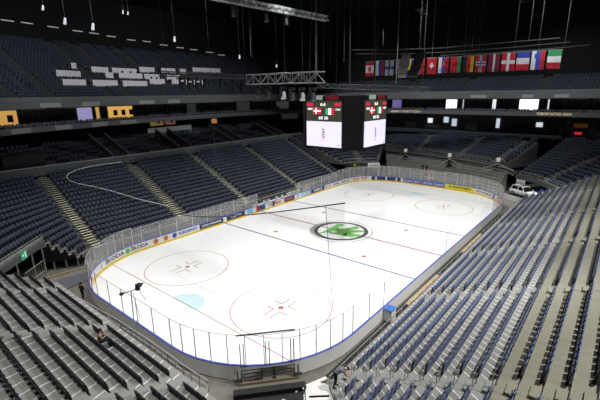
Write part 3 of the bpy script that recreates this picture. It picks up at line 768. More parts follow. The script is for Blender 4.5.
# ------------------------------------------------------------------ seats
def seat_parts():
    bk = MB()
    cols, rws = 5, 4
    def P(u, v, t):
        x = (-.215+.43*u)*(1-.10*max(0, v-.6)/.4); curve = .05*(2*u-1)**2
        z = .34+.65*v-(.05 if v > .9 and (u < .01 or u > .99) else 0)
        return (x, -.185-.10*v+curve*.7-t, z)
    for t, flip in ((0, 0), (.045, 1)):
        n0 = len(bk.v)
        for j in range(rws+1):
            for i in range(cols+1): bk.v.append(P(i/cols, j/rws, t))
        for j in range(rws):
            for i in range(cols):
                f = (n0+j*(cols+1)+i, n0+j*(cols+1)+i+1, n0+(j+1)*(cols+1)+i+1, n0+(j+1)*(cols+1)+i)
                bk.f.append(f if flip else f[::-1]); bk.m.append(0)
    w = cols+1; h = (rws+1)*w
    edge = [i for i in range(w)]+[j*w+cols for j in range(1, rws+1)]+[rws*w+i for i in range(cols-1, -1, -1)]+[j*w for j in range(rws-1, 0, -1)]
    for a, c in zip(edge, edge[1:]+edge[:1]): bk.f.append((a, c, h+c, h+a)); bk.m.append(0)
    pan = MB(); n = [(-.215, -.20, .40), (.215, -.20, .40), (.225, -.155, .40), (-.225, -.155, .40)]
    pan.v += n + [(x*1.02, y-.03-.0, .82) for x, y, z in n]
    pan.v = [(x, y+.06 if k in (2, 3) else y+.03, z) for k, (x, y, z) in enumerate(pan.v)]
    for a in ((0, 3, 2, 1), (4, 5, 6, 7), (0, 1, 5, 4), (1, 2, 6, 5), (2, 3, 7, 6), (3, 0, 4, 7)): pan.f.append(a); pan.m.append(0)
    pad = MB(); pv = [P(u, v, -.012) for v in (.12, .93) for u in (.06, .5, .94)]; pv2 = [(x, y-.01, z) for x, y, z in pv]; pad.v = pv+pv2
    for a in ((0, 1, 4, 3), (1, 2, 5, 4), (9, 10, 7, 6), (10, 11, 8, 7), (0, 6, 7, 1), (1, 7, 8, 2), (2, 8, 11, 5), (5, 11, 10, 4), (4, 10, 9, 3), (3, 9, 6, 0)): pad.f.append(a); pad.m.append(0)
    leg = MB(); leg.box((0, -.1, .2), (.09, .12, .4)); leg.box((0, -.1, .012), (.3, .2, .024))
    return bk, pan, leg, pad
bk, pan, leg, pad = seat_parts()
cand = []
for k, s in enumerate(SEATS):
    if s[4] not in ('near', 'right', 'wide', 'corner'): continue
    q = seen((s[0], s[1], s[2]+.7))
    if q and 1 < q[0] < 599 and 1 < q[1] < 398: cand.append((q[2], k, q))
cand.sort()
IND = set()
for _, k, q in cand[:300]: IND.add(k)
proto = protok = None
used = {}
for k in sorted(IND):
    x, y, z, a, blk, rw, nth, side = SEATS[k]
    row_ = ordn(rw)
    if blk == 'near': lab = 'dark seat, %s row up, %s %s, near-end stand' % (row_, ordn(nth), ['from the right end', 'left of the right aisle', 'left of the middle aisle', 'left of the left aisle'][min(side, 3)])
    elif blk == 'right': lab = 'blue seat, %s row up, %s %s, right-hand stand' % (row_, ordn(nth), ['from the near end', 'past the nearest aisle', 'past the second aisle', 'past the third aisle', 'past the fourth aisle', 'past the last aisle'][min(side, 5)])
    elif blk == 'wide': lab = 'dark seat, %s beige row up, %s %s, right-hand stand' % (row_, ordn(nth), ['from the near end', 'past the nearest aisle', 'past the second aisle', 'past the third aisle', 'past the fourth aisle', 'past the last aisle'][min(side, 5)])
    else: lab = 'blue seat, %s row up, %s along the near left corner block' % (row_, ordn(nth))
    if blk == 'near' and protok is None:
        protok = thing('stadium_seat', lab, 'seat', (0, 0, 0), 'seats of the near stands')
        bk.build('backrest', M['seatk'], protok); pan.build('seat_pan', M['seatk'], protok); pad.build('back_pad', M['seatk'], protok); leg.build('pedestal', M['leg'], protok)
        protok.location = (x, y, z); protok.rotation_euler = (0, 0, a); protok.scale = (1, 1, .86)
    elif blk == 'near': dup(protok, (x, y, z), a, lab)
    elif proto is None:
        proto = thing('stadium_seat', lab, 'seat', (0, 0, 0), 'seats of the near stands')
        bk.build('backrest', M['seat'], proto, smooth=False); pan.build('seat_pan', M['seatd'], proto); pad.build('back_pad', M['seatd'], proto); leg.build('pedestal', M['leg'], proto)
        proto.location = (x, y, z); proto.rotation_euler = (0, 0, a)
    else: dup(proto, (x, y, z), a, lab)
# every other seat: one mass
def seat_low():
    v = []; f = []; m = []
    def bx(x0, x1, y0, y1, z0, z1, mi, sh=0.):
        n = len(v)
        for z, o in ((z0, 0), (z1, sh)):
            v.extend([(x0, y0+o, z), (x1, y0+o, z), (x1, y1+o, z), (x0, y1+o, z)])
        for a in ((0, 3, 2, 1), (4, 5, 6, 7), (0, 1, 5, 4), (1, 2, 6, 5), (2, 3, 7, 6), (3, 0, 4, 7)): f.append([n+i for i in a]); m.append(mi)
    # faces run: bottom, top, rear, side, front, side
    bx(-.215, .215, -.23, -.185, .34, .99, 0, -.10); m[-2] = 1; bx(-.22, .22, -.185, -.10, .40, .80, 1, -.06); bx(-.05, .05, -.16, -.04, 0, .42, 2)
    return np.array(v), np.array(f), np.array(m)
sv, sf, sm = seat_low()
rest = np.array([(s[0], s[1], s[2], s[3]) for k, s in enumerate(SEATS) if k not in IND])
c, s_ = np.cos(rest[:, 3])[:, None], np.sin(rest[:, 3])[:, None]
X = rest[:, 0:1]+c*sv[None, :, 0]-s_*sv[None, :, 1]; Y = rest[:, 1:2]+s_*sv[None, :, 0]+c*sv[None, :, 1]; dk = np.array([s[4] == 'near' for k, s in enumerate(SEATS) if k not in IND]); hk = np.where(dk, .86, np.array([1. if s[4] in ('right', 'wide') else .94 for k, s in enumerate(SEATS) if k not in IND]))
Zz = rest[:, 2:3]+sv[None, :, 2]*hk[:, None]
VV = np.stack([X, Y, Zz], -1).reshape(-1, 3); n = len(rest)
FFc = (sf[None]+(np.arange(n)*len(sv))[:, None, None]).reshape(-1, 4)
me = bpy.data.meshes.new('stadium_seats'); me.vertices.add(len(VV)); me.vertices.foreach_set('co', VV.ravel())
me.loops.add(FFc.size); me.loops.foreach_set('vertex_index', FFc.ravel().astype(np.int32))
me.polygons.add(len(FFc)); me.polygons.foreach_set('loop_start', np.arange(0, FFc.size, 4, dtype=np.int32))
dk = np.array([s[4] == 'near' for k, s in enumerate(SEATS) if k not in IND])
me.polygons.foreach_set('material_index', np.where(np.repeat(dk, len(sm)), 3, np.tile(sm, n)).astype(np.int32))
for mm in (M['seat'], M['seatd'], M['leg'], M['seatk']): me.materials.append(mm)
me.update(calc_edges=True)
o = bpy.data.objects.new('stadium_seats', me); COL.objects.link(o)
tag(o, 'mass of dark blue seats filling the bowl and upper tier of the arena', 'seats', kind='stuff')
print('SEATS', len(SEATS), 'individual', len(IND), 'far limit', cand[min(299, len(cand)-1)][0])

#MORE#
# ------------------------------------------------------------------ scoreboard cube
CA, CB, CZ0, CZ1 = 4.45, 2.85, 12.05, 18.1
CUBE = Vector((.2, -.2, 0))
cube = thing('scoreboard', 'hanging dark scoreboard cube with bright lilac screens over centre ice', 'scoreboard', (.2, -.2, CZ0))
oc = [(.2+x, -.2+y) for x, y in [(CA, -CB), (CA, CB), (CB, CA), (-CB, CA), (-CA, CB), (-CA, -CB), (-CB, -CA), (CB, -CA)]]
b = MB(); b.prism(oc, CZ0-.05, CZ1); b.build('housing', M['cubeb'], cube)
b = MB(); b.prism([(x*1.02, y*1.02) for x, y in oc], CZ0-.2, CZ0-.05); b.build('lower_trim', M['cubeb'], cube)
scr = mat('screen_lilac', (.66, .63, .78), .4, emit=(.66, .63, .80), strength=.95)
olive = mat('screen_olive', (.05, .05, .035), .4, emit=(.045, .045, .03), strength=.6)
redl = mat('screen_red', (.55, .02, .06), .4, emit=(.60, .02, .08), strength=.8)
whl = mat('screen_white', (.9, .9, .9), .4, emit=(.9, .9, .9), strength=.8)
grl = mat('screen_green', (.02, .40, .15), .4, emit=(.02, .40, .15), strength=.8)
gyl = mat('screen_grey', (.25, .24, .30), .4, emit=(.22, .20, .28), strength=.7)
for (dx, dy) in ((-1, 0), (0, -1), (1, 0), (0, 1)):
    n = Vector((dx, dy, 0)); d = Vector((-dy, dx, 0)); base = n*CA+CUBE     # d: reading direction seen from outside
    p = (base.x, base.y, 0)
    b = MB(); b.slab(p, d, n, -2.55, 2.55, CZ0+.1, 15.15, 0, .08); sc = b.build('video_screen', scr, cube)
    b = MB(); b.slab(p, d, n, -2.55, 2.55, 15.2, 17.55, 0, .08); sp = b.build('score_panel', olive, cube)
    def at_(a, z, o=.095): q = base+d*a+n*o; return Vector((q.x, q.y, z))
    text_mesh('0-0', .5, whl, at_(-.05, 17.1), d, (0, 0, 1), sp, width=.75)
    for a in (-2.0, 2.05):
        b = MB(); b.slab(p, d, n, a-.45, a+.45, 16.95, 17.3, .08, .095); b.build('period_light', redl, sp)
    text_mesh('DENMARK', .3, whl, at_(-1.95, 16.6), d, (0, 0, 1), sp, width=.75); text_mesh('ITALY', .3, whl, at_(2.1, 16.55), d, (0, 0, 1), sp, width=.7)
    b = MB(); b.slab(p, d, n, -1.5, -.35, 16.0, 16.75, .08, .09); b.mi = 1; b.slab(p, d, n, -1.15, -.98, 16.0, 16.75, .09, .1); b.slab(p, d, n, -1.5, -.35, 16.3, 16.45, .09, .1); b.build('flag_picture', [redl, whl], sp)
    b = MB(); b.slab(p, d, n, .3, .72, 15.95, 16.7, .08, .09); b.mi = 1; b.slab(p, d, n, .72, 1.14, 15.95, 16.7, .08, .09); b.mi = 2; b.slab(p, d, n, 1.14, 1.55, 15.95, 16.7, .08, .09); b.build('flag_picture', [grl, whl, redl], sp)
    text_mesh('60 30', .5, whl, at_(0, 15.55), d, (0, 0, 1), sp, width=1.4)
    b = MB()
    for k in range(4): b.slab(p, d, n, -.2+.05*(k % 2), .15+.05*(k % 2), 14.1-.3*k, 14.3-.3*k, .08, .09)
    b.build('caption', gyl, sc)
    text_mesh('2017', .34, mat('screen_pink', (.75, .45, .55), .4, emit=(.7, .4, .5), strength=.8), at_(0, 12.95), d, (0, 0, 1), sc)
    text_mesh('IIHF', .2, gyl, at_(2.2, 12.4), d, (0, 0, 1), sc)
    b = MB(); b.slab(p, d, n, -1.6, -.2, 17.65, 18.15, 0, .1); b.build('top_sign', mat('dim_sign', (.35, .42, .36), .5, emit=(.3, .4, .34), strength=.25), cube)
    b = MB(); b.slab(p, d, n, .4, 2.1, 17.65, 18.15, 0, .1); b.build('top_sign', mat('dim_sign_red', (.14, .01, .015), .5, emit=(.14, .01, .015), strength=.3), cube)
for x in (-3, 3):
    for y in (-3, 3):
        b = MB(); b.bar((x, y, CZ1), (x*.8, y*.8, 39.9), .04, 5); b.build('suspension_cable', M['dsteel'], cube)

# ------------------------------------------------------------------ trusses, lamps, cables
def truss(label, A, B, w, m, hang=True, bays=None, r=.055):
    A, B = Vector(A), Vector(B); d = (B-A); L = d.length; d /= L; s = Vector((-d.y, d.x, 0)).normalized()*w/2; u = Vector((0, 0, w))
    t = thing('lighting_truss', label, 'truss', tuple(A.lerp(B, .5)))
    C = [-s, s, s+u, -s+u]
    b = MB()
    for c in C: b.bar(A+c, B+c, r, 6)
    b.build('chord', m, t); bays = bays or max(2, round(L/w)); b = MB()
    for k in range(bays):
        p, q = A.lerp(B, k/bays), A.lerp(B, (k+1)/bays)
        for i in range(4):
            j = (i+1) % 4; a, e = (p+C[i], q+C[j]) if k % 2 else (p+C[j], q+C[i]); b.bar(a, e, r*.6, 5)
            b.bar(p+C[i], p+C[j], r*.6, 5)
    b.build('lacing', m, t)
    if hang:
        for f in (.06, .94):
            p = A.lerp(B, f)+u; b = MB(); b.bar(p, (p.x, p.y, 39.9), .03, 5); b.build('hoist_cable', M['dsteel'], t)
    return t
def moving_head(p, label, m, group, k=1.):
    t = thing('stage_lamp', label, 'stage lamp', p, group); x, y, z = p
    b = MB(); b.box((x, y, z-.12*k), (.42*k, .42*k, .24*k)); b.build('base', M['rubber'], t)
    for sg_ in (-1, 1): b = MB(); b.box((x+sg_*.26*k, y, z-.5*k), (.07*k, .2*k, .6*k)); b.build('yoke_arm', M['rubber'], t)
    b = MB(); b.bar((x, y, z-.4*k), (x-.05, y-.1, z-1.0*k), .17*k, 10, .23*k); b.build('lamp_head', m, t); return t
tm = M['steel']
truss('bright box truss hanging in front of the scoreboard with lamps below', at(250, 84.5, X=-11.6), at(322, 82.5, X=-11.2), 1.0, tm, bays=9)
for i, (px, py) in enumerate(((258, 88), (268, 89), (283, 89), (292, 90), (302, 90), (313, 90))):
    moving_head(at(px, py-2.5, X=-11.4), 'stage lamp under the box truss, %s from its left end' % ordn(i), M['white'] if px in (283, 302) else M['dsteel'], 'lamps under the box truss', 1.25)
truss('long bright truss high above the left side of the rink', (-9.4, 14.4, 30), (14.6, 12.9, 30), .7, M['white'], bays=34, r=.05)
for i, px in enumerate((233, 266, 286)):
    q = at(px, {233: 5.5, 266: 12, 286: 15}[px], Z=29.6); moving_head(q, 'lamp hanging from the high bright truss, %s' % ('leftmost', 'middle', 'rightmost')[i], M['steel'], 'lamps on the high truss', 1.3)
truss('dim truss in front of the white press desks', at(160, 76, Y=20), at(250, 79, Y=20), .6, M['dsteel'], bays=20)
for i, (px, py) in enumerate(((182, 79), (190, 80), (198, 80), (206, 81), (222, 81), (234, 82), (243, 85))):
    moving_head(at(px, py-2, Y=20), 'dark stage lamp before the press desks, %s from the left' % ordn(i), M['rubber'], 'dark lamps before the press desks', 1.6)
truss('dim lattice truss crossing behind the box truss and scoreboard', at(318, 88, X=14), at(430, 92, X=14), .7, M['dsteel'], bays=24)
# curved pipes of the far rigging
for i, pts in enumerate(([(352, 50), (400, 49.5), (440, 48), (500, 43), (560, 38)], [(356, 54), (400, 54), (450, 52), (510, 47.5), (570, 42)], [(440, 55.5), (490, 53), (540, 49.5), (590, 45)])):
    t = thing('rigging_pipe', 'long grey rigging pipe above the flags, %s' % ['topmost of three', 'middle of three', 'lowest of three'][i], 'pipe', at(*pts[0], X=36))
    P = [at(*q, X=36+i) for q in pts]
    b = MB(); b.path(P, .07, 6); b.build('pipe', M['dsteel'], t)
    for k in range(len(P)-1):
        q = Vector(P[k]).lerp(Vector(P[k+1]), .5); b = MB(); b.bar(q, (q.x, q.y, 39.9), .03, 4); b.build('hanger', M['dsteel'], t)
cab = [(316, 78, -6), (251, 56, -4), (302.5, 70, 6), (344, 62, 12), (349, 75, 8), (358, 50, 4), (372, 61, 20), (383, 45, 24), (396, 84, 10), (404.5, 55, 16), (420, 52, 18), (432, 57, 30), (337, 72, 2), (285, 76, -8), (330, 66, 16), (215, 118, 10), (447, 50, 26), (472, 48, 28)]
for i, (px, py, X) in enumerate(cab):
    if px == 215: continue
    q = at(px, py, X=X); b = MB(); b.bar((q[0], q[1], q[2]), (q[0], q[1], 39.9), .035, 5)
    tag(b.build('hanging_cable', M['dsteel'] if px not in (316, 396, 432) else M['rail']), 'thin steel cable hanging from the ceiling, %s from the left' % ordn(sorted(c[0] for c in cab if c[0] != 215).index(px)), 'cable', 'hanging cables')
q = at(214, 121, Y=30)
lt = thing('hanging_lantern', 'small amber light box hanging above the left bowl', 'lamp', q)
b = MB(); b.box((q[0], q[1], q[2]), (1.0, .4, .8)); b.build('light_box', mat('amber_box', (.5, .25, .08), .5, emit=(.5, .24, .08), strength=.35), lt)
b = MB(); b.bar((q[0], q[1], q[2]+.4), (q[0], q[1], 39.9), .02, 4); b.build('cable', M['dsteel'], lt)
b = MB(); b.bar((q[0], q[1], q[2]-.4), at(216, 196, X=q[0]+.2), .02, 4); b.build('cable', M['rail'], lt)
# catwalks below the ceiling
def catwalk(label, A, B, w, n):
    A, B = Vector(A), Vector(B); d = (B-A).normalized(); s = Vector((0, 0, 1)).cross(d).normalized()*w/2
    t = thing('catwalk', label, 'catwalk', tuple(A.lerp(B, .5)))
    b = MB(); b.bar(A-s, B-s, .06, 5); b.bar(A+s, B+s, .06, 5); b.bar(A-s+Vector((0, 0, 1.1)), B-s+Vector((0, 0, 1.1)), .05, 5); b.bar(A+s+Vector((0, 0, 1.1)), B+s+Vector((0, 0, 1.1)), .05, 5); b.build('side_beam', M['dsteel'], t)
    b = MB()
    for k in range(n):
        p = A.lerp(B, (k+.2)/n); q = A.lerp(B, (k+.75)/n)
        for e in (-1, 0, 1): b.box(tuple(p.lerp(q, .5)+s*e*.6), ((q-p).length, w*.24, .06), math.atan2(d.y, d.x))
    b.build('grating', M['panel'], t)
    b = MB()
    for f in (.1, .5, .9): p = A.lerp(B, f); b = MB(); b.bar(p-s, (p-s).to_2d().to_3d()+Vector((0, 0, 39.9)), .03, 4); b.build('hanger', M['dsteel'], t)
catwalk('grated catwalk below the ceiling at the upper right', at(522, -4, Z=37), at(546, 33, Z=37), 2.2, 12)
catwalk('dim catwalk below the ceiling right of the cables', at(418, 8, Z=37), at(458, 42, Z=37), 2.0, 14)

# speaker arrays in front of the flags
def line_array(label, top, bot, w, dep, m):
    t = thing('line_array', label, 'speaker', top); T, B = Vector(top), Vector(bot); d = (B-T)/7
    ax = (T-Vector(CAM)); yaw = math.atan2(ax.y, ax.x)
    for k in range(7):
        p = T+d*(k+.5); b = MB(); b.box(tuple(p), (dep, w, d.length*.95), yaw, Matrix.Rotation(.06*k, 3, 'Y')); b.build('speaker_cabinet', m, t)
    b = MB(); b.bar(T, (T.x, T.y, 39.9), .04, 5); b.build('suspension_cable', M['dsteel'], t)
line_array('grey hanging speaker array beside the Swedish flag', at(406.5, 55, X=16), at(401.5, 77, X=16), 1.25, .7, flat('speaker_grey', (.17, .17, .165)))
line_array('black hanging speaker array in front of the Czech flag', at(421, 53, X=18), at(412, 77, X=18), 1.5, .8, M['rubber'])

# ------------------------------------------------------------------ national flags
FR_, FB_, FW_ = flat('flag_red', (.42, .015, .03)), flat('flag_blue', (.03, .055, .32)), flat('flag_white', (.60, .60, .62))
FY_, FG_, FK_, FN_ = flat('flag_yellow', (.62, .42, .02)), flat('flag_green', (.02, .22, .08)), flat('flag_black', (.015, .015, .016)), flat('flag_maroon', (.20, .02, .05))
def V(*c): k = len(c); return [(i/k, 0, (i+1)/k, 1, m) for i, m in enumerate(c)]
def H(*c): k = len(c); return [(0, 1-(i+1)/k, 1, 1-i/k, m) for i, m in enumerate(c)]
def X_(bg, cr, inn=None):
    r = [(0, 0, 1, 1, bg), (.0, .40, 1, .60, cr), (.40, 0, .60, 1, cr)]
    return r+([(0, .46, 1, .54, inn), (.46, 0, .54, 1, inn)] if inn else [])
FL = [('Canadian', 366, 374, 62, 76.5, H(FR_, FW_, FW_, FR_)+[(.33, .36, .67, .64, FR_), (.45, .3, .55, .7, FR_)]),
      ('Russian', 376, 384.5, 61, 75.5, V(FW_, FB_, FR_)), ('Finnish', 385.5, 394, 60.5, 75.5, X_(FW_, FB_)),
      ('grey-blue', 395.5, 400.5, 60, 74.5, V(flat('flag_grey', (.12, .12, .16)), flat('flag_dim', (.2, .2, .24)))), ('Swedish', 407, 414.5, 59, 77, X_(FB_, FY_)),
      ('Czech', 416.5, 425, 58.5, 74.5, [(0, 0, 1, 1, FR_), (0, 0, .45, .6, FW_)]), ('Swiss', 427.5, 437, 58, 74, [(0, 0, 1, 1, FR_), (.42, .3, .58, .7, FW_), (.28, .43, .72, .57, FW_)]),
      ('Slovak', 439, 449, 57.5, 73, V(FW_, FB_, FR_)+[(.36, .42, .7, .8, FR_), (.5, .5, .56, .74, FW_)]), ('Belarusian', 451, 461.5, 57, 72.5, [(0, 0, 1, 1, FR_), (.68, 0, 1, 1, FG_)]),
      ('German', 464, 474.5, 56, 72, V(FK_, FR_, FY_)), ('Norwegian', 476, 487, 55, 72, X_(FR_, FW_, FB_)), ('Latvian', 489, 500.5, 54, 71.5, [(0, 0, 1, 1, FN_), (.42, 0, .6, 1, FW_)]),
      ('Danish', 502.5, 516, 53, 71, X_(FR_, FW_)), ('French', 517.5, 530.5, 52, 70, H(FB_, FW_, FR_)), ('Slovenian', 532.5, 546, 51, 69.5, V(FW_, FB_, FR_)+[(.22, .6, .42, .85, FB_)]),
      ('Italian', 548.5, 562.5, 50, 68.5, H(FG_, FW_, FR_))]
for i, (nm, xa, xb, ya, yb, rs) in enumerate(FL):
    X = 37.5+(xa-366)*.018
    A = Vector(at(xa, ya, X=X)); Bq = Vector(at(xb, ya-.4, X=X)); Cq = Vector(at(xa+.3, yb, X=X)); d = Bq-A; w = d.length; d.normalize(); h = (A-Cq).length; n = Vector((-1, 0, 0))
    lab = '%s flag hanging in the row above the far stand' % nm if nm != 'grey-blue' else 'dim grey-blue flag hanging between the Finnish flag and a speaker'
    t = thing('flag', lab, 'flag', tuple(A), 'national flags')
    ms = []; b = MB()
    for k, (u0, v0, u1, v1, m) in enumerate(rs):
        if m not in ms: ms.append(m)
        b.mi = ms.index(m); o = .012*(k if len(rs) > 3 or k else 0)
        K = max(1, int((u1-u0)*8)); 
        for j in range(K):
            ua, ub = u0+(u1-u0)*j/K, u0+(u1-u0)*(j+1)/K
            def fp(u, v, e=0): return tuple(A+d*(u*w)+Vector((0, 0, -h*(1-v)))+n*(o+e+.06*math.sin(u*11+i)*(1.1-v)))
            P = [fp(ua, v0), fp(ub, v0), fp(ub, v1), fp(ua, v1)]; Q = [fp(ua, v0, -.01), fp(ub, v0, -.01), fp(ub, v1, -.01), fp(ua, v1, -.01)]
            b.quad(*P); b.quad(*Q[::-1])
            for e in range(4): b.quad(P[e], Q[e], Q[(e+1) % 4], P[(e+1) % 4])
    b.build('cloth', ms, t)
    b = MB(); b.bar(A-d*.15, A+d*(w+.15), .035, 5); b.build('pole', M['rail'], t)
    b = MB(); mid = A+d*w*.5; b.bar(mid, mid+Vector((0, 0, 1.2)), .015, 4); b.build('cord', M['dsteel'], t)

# ------------------------------------------------------------------ press desks and ceiling tubes
for i, (row, s0, s1, off, z) in enumerate(DESKS):
    q, d, n = ringat((s0+s1)/2, off-.45, z); w = s1-s0
    lev = ['front', 'middle', 'rear'][0 if i < 5 else 1 if i < 10 else 2]; k = i if i < 5 else i-5 if i < 10 else i-10
    t = thing('press_desk', 'white-fronted press desk in the upper tier, %s row, %s from the left' % (lev, ordn(k)), 'desk', tuple(q), 'press desks of the upper tier')
    b = MB(); b.slab(tuple(q), d, n, -w/2, w/2, .0, 1.12, 0, .05); b.build('front_panel', M['desk'], t)
    b = MB(); b.slab(tuple(q), d, n, -w/2, w/2, 1.12, 1.18, -.05, .75); b.build('desk_top', M['desk'], t)
    for a in (-w/2+.1, w/2-.1):
        b = MB(); b.slab(tuple(q), d, n, a-.04, a+.04, 0, 1.12, .65, .72); b.build('leg', M['rail'], t)
    if w > 3:
        for a in (-w*.3, 0.05*w, w*.33):
            c = q+d*a+n*.35+Vector((0, 0, 1.18)); mo = thing('monitor', 'small dark monitor on the %s-row press desk, %s desk, %s' % (lev, ordn(k), 'left' if a < 0 else 'middle' if a < w*.2 else 'right'), 'monitor', tuple(c), 'monitors on press desks')
            b = MB(); b.slab(tuple(c), d, n, -.25, .25, .08, .42, 0, .04); b.build('screen', M['rubber'], mo); b = MB(); b.slab(tuple(c), d, n, -.1, .1, 0, .08, 0, .15); b.build('foot', M['rubber'], mo)
for i, (px, py) in enumerate([(7.5, 20.5), (27, 23), (53.5, 27), (78, 31), (94, 33.3), (111, 36.4), (131, 40), (146.5, 41.5), (164, 45), (180, 47.7), (194, 49.6), (208, 52.3), (221.5, 55)]):
    z = 31.; off = .3+DEP*NR_
    for _ in range(4):
        s0 = ring_s(px, 0, z, off); q, d, n = ringat(s0, off, z); e = seen(q); z += (e[1]-py)*e[2]/FOC
    q, d, n = ringat(s0, off, z)
    t = thing('tube_lamp', 'dim tube lamp high on the rear wall, %s from the left' % ordn(i), 'lamp', tuple(q), 'tube lamps of the rear wall')
    b = MB(); b.bar(q-d*1.1, q+d*1.1, .09, 6); b.build('tube', mat('dim_tube', (.6, .6, .6), .4, emit=(.5, .5, .48), strength=.45), t)
    b = MB(); b.slab((q.x, q.y, q.z+.08), d, n, -1.2, 1.2, 0, .1, -.1, .35); b.build('fixture', M['rubber'], t)
for i, (px, py, r) in enumerate([(43, 5.5, .5), (65, 18, .7), (93, 23.5, .75), (123, 10.5, .4), (128, 11.5, .4), (174.5, 36.5, .7), (239.5, 55, .6), (276.5, 64.5, .5)]):
    q = Vector(at(px, py, Y=34)); t = thing('work_lamp', 'small bright work lamp in the dark roof, %s from the left' % ordn(i), 'lamp', tuple(q), 'work lamps in the roof')
    b = MB(); b.bar(q, q+Vector((-.25, -.2, -.9))*r*1.3, .2*r, 8, .3*r); b.build('lamp_head', mat('work_lamp_face', (.7, .72, .75), .4, emit=(.75, .8, .85), strength=.55), t)
    b = MB(); b.bar(q, (q.x, q.y, 39.9), .02, 4); b.build('cable', M['dsteel'], t)

# ------------------------------------------------------------------ beside the rink
for i, (x0, x1) in enumerate(((-13.4, -6.2), (1.2, 8.8))):
    t = thing('players_bench', 'tan plank players bench behind the right boards, %s' % ['nearer of two', 'farther of two'][i], 'bench', ((x0+x1)/2, -15.95, 0))
    b = MB(); b.box(((x0+x1)/2, -15.85, .52), (x1-x0, .32, .07)); b.build('seat_plank', M['tan'], t)
    for k in range(5):
        b = MB(); b.box((x0+.3+(x1-x0-.6)*k/4, -15.85, .25), (.08, .28, .48)); b.build('leg', M['rail'], t)
b = MB(); b.box((-1.5, -16.05, .0), (46, 1.75, .06)); tag(b.build('rubber_mat', M['rubber']), 'long dark rubber mat between right boards and right-hand stand', 'mat')
t = thing('marking_tape', 'pale tape line on the dark mat by the right boards', 'tape', (-19, -16.2, 0)); b = MB(); b.box((-20.5, -16.35, .035), (6, .06, .012)); b.build('tape', M['white'], t)
bx = thing('equipment_box', 'white box with a blue lid behind the right boards', 'box', (-15.7, -15.4, 0))
b = MB(); b.box((-15.7, -15.4, .5), (.8, .7, 1.0)); b.build('body', M['white'], bx); b = MB(); b.box((-15.7, -15.4, 1.04), (.9, .8, .08)); b.build('lid', flat('lid_blue', (.05, .16, .5)), bx)
# scorers' table area behind the left boards
t = thing('scorers_table', 'long white scorers table behind the left boards', 'table', (3.6, 16.2, 0))
b = MB(); b.box((3.6, 16.3, .95), (9.0, .7, .06)); b.build('table_top', M['white'], t); b = MB(); b.box((3.6, 15.95, .48), (9, .05, .9)); b.build('front_panel', W_, t)
for x in (-.6, 3.6, 7.9): b = MB(); b.box((x, 16.5, .46), (.08, .08, .92)); b.build('leg', M['rail'], t)
for i, x in enumerate((-.2, 1.6, 2.6, 4.6, 6.0, 7.4)):
    c = (x, 16.25, .98); m = thing('monitor', 'pale monitor on the scorers table, %s from the left' % ordn(i), 'monitor', c, 'monitors on the scorers table')
    b = MB(); b.box((x, 16.25, 1.28), (.6, .06, .4)); b.build('screen', M['white'], m); b = MB(); b.box((x, 16.25, 1.03), (.2, .2, .1)); b.build('foot', M['rail'], m)
# wide pale table towards the far left boards
for i, (x, c) in enumerate(((9.5, W_), (13, flat('sand', (.6, .5, .3))))):
    t = thing('barrier_board', ['white board behind the left glass', 'sand coloured board behind the left glass'][i], 'board', (x, 16.4, 0))
    b = MB(); b.box((x, 16.4, .8), (3.2 if i == 0 else 2.2, .08, 1.5)); b.build('panel', c, t); b = MB(); b.box((x, 16.55, .06), (2, .4, .1)); b.build('foot', M['rail'], t)

# the net: black rope across behind the near goal, a gathered strip of mesh on its right end
A, Bm, Cc = at(180, 214, X=-22), at(226, 216.5, X=-22), at(345, 203, Y=-15)
net = thing('safety_net', 'black rope with a gathered strip of pale net above the near corner', 'net', Cc)
b = MB(); P = []
A_, B_, C_ = Vector(A), Vector(Bm), Vector(Cc)
for k in range(13):
    t = k/12; P.append(tuple(A_*(1-t)**2+(B_*2-A_*.5-C_*.5)*2*t*(1-t)+C_*t*t))
b.path(P, .045, 6); b.build('rope', M['dpost'], net)
L0 = Vector(at(325.5, 206, Y=-14.6)); L1 = Vector(at(333, 312, Y=-14.9)); R1 = Vector(at(346, 309, Y=-15))
b = MB(); nv = Vector((.02, .02, 0)); k = 10
for j in range(k):
    for i in range(6):
        def g(i, j): u, v = i/6, j/k; return (L0.lerp(L1, v)).lerp(C_.lerp(R1, v), u)+Vector((.0, .05*math.sin(u*14), 0))
        b.quad(g(i, j), g(i+1, j), g(i+1, j+1), g(i, j+1))
b.build('gathered_mesh', netm, net)
b = MB(); b.bar(L0, L1, .016, 4); b.build('edge_cord', M['dsteel'], net)
# white cable lying over the left bowl
def bowl(px, py):
    s_ = 6.75/14.7; d = _f*FOC+_r*(px-300)-_u*(py-200); nn = np.array([0, -s_, 1]); c = 2.35-s_*17.5; return tuple(CAM+d*((c-nn@CAM)/(nn@d)))
b = MB(); b.path([bowl(*q) for q in [(122, 162), (105, 164), (90, 166.5), (76, 170), (68, 174), (66.5, 177.5), (70, 181), (80, 184), (95, 187), (110, 190.5), (125, 195), (140, 199.5), (155, 203), (168, 206)]], .055, 6)
tag(b.build('loose_cable', M['white']), 'white cable curving over the seats of the left bowl', 'cable')

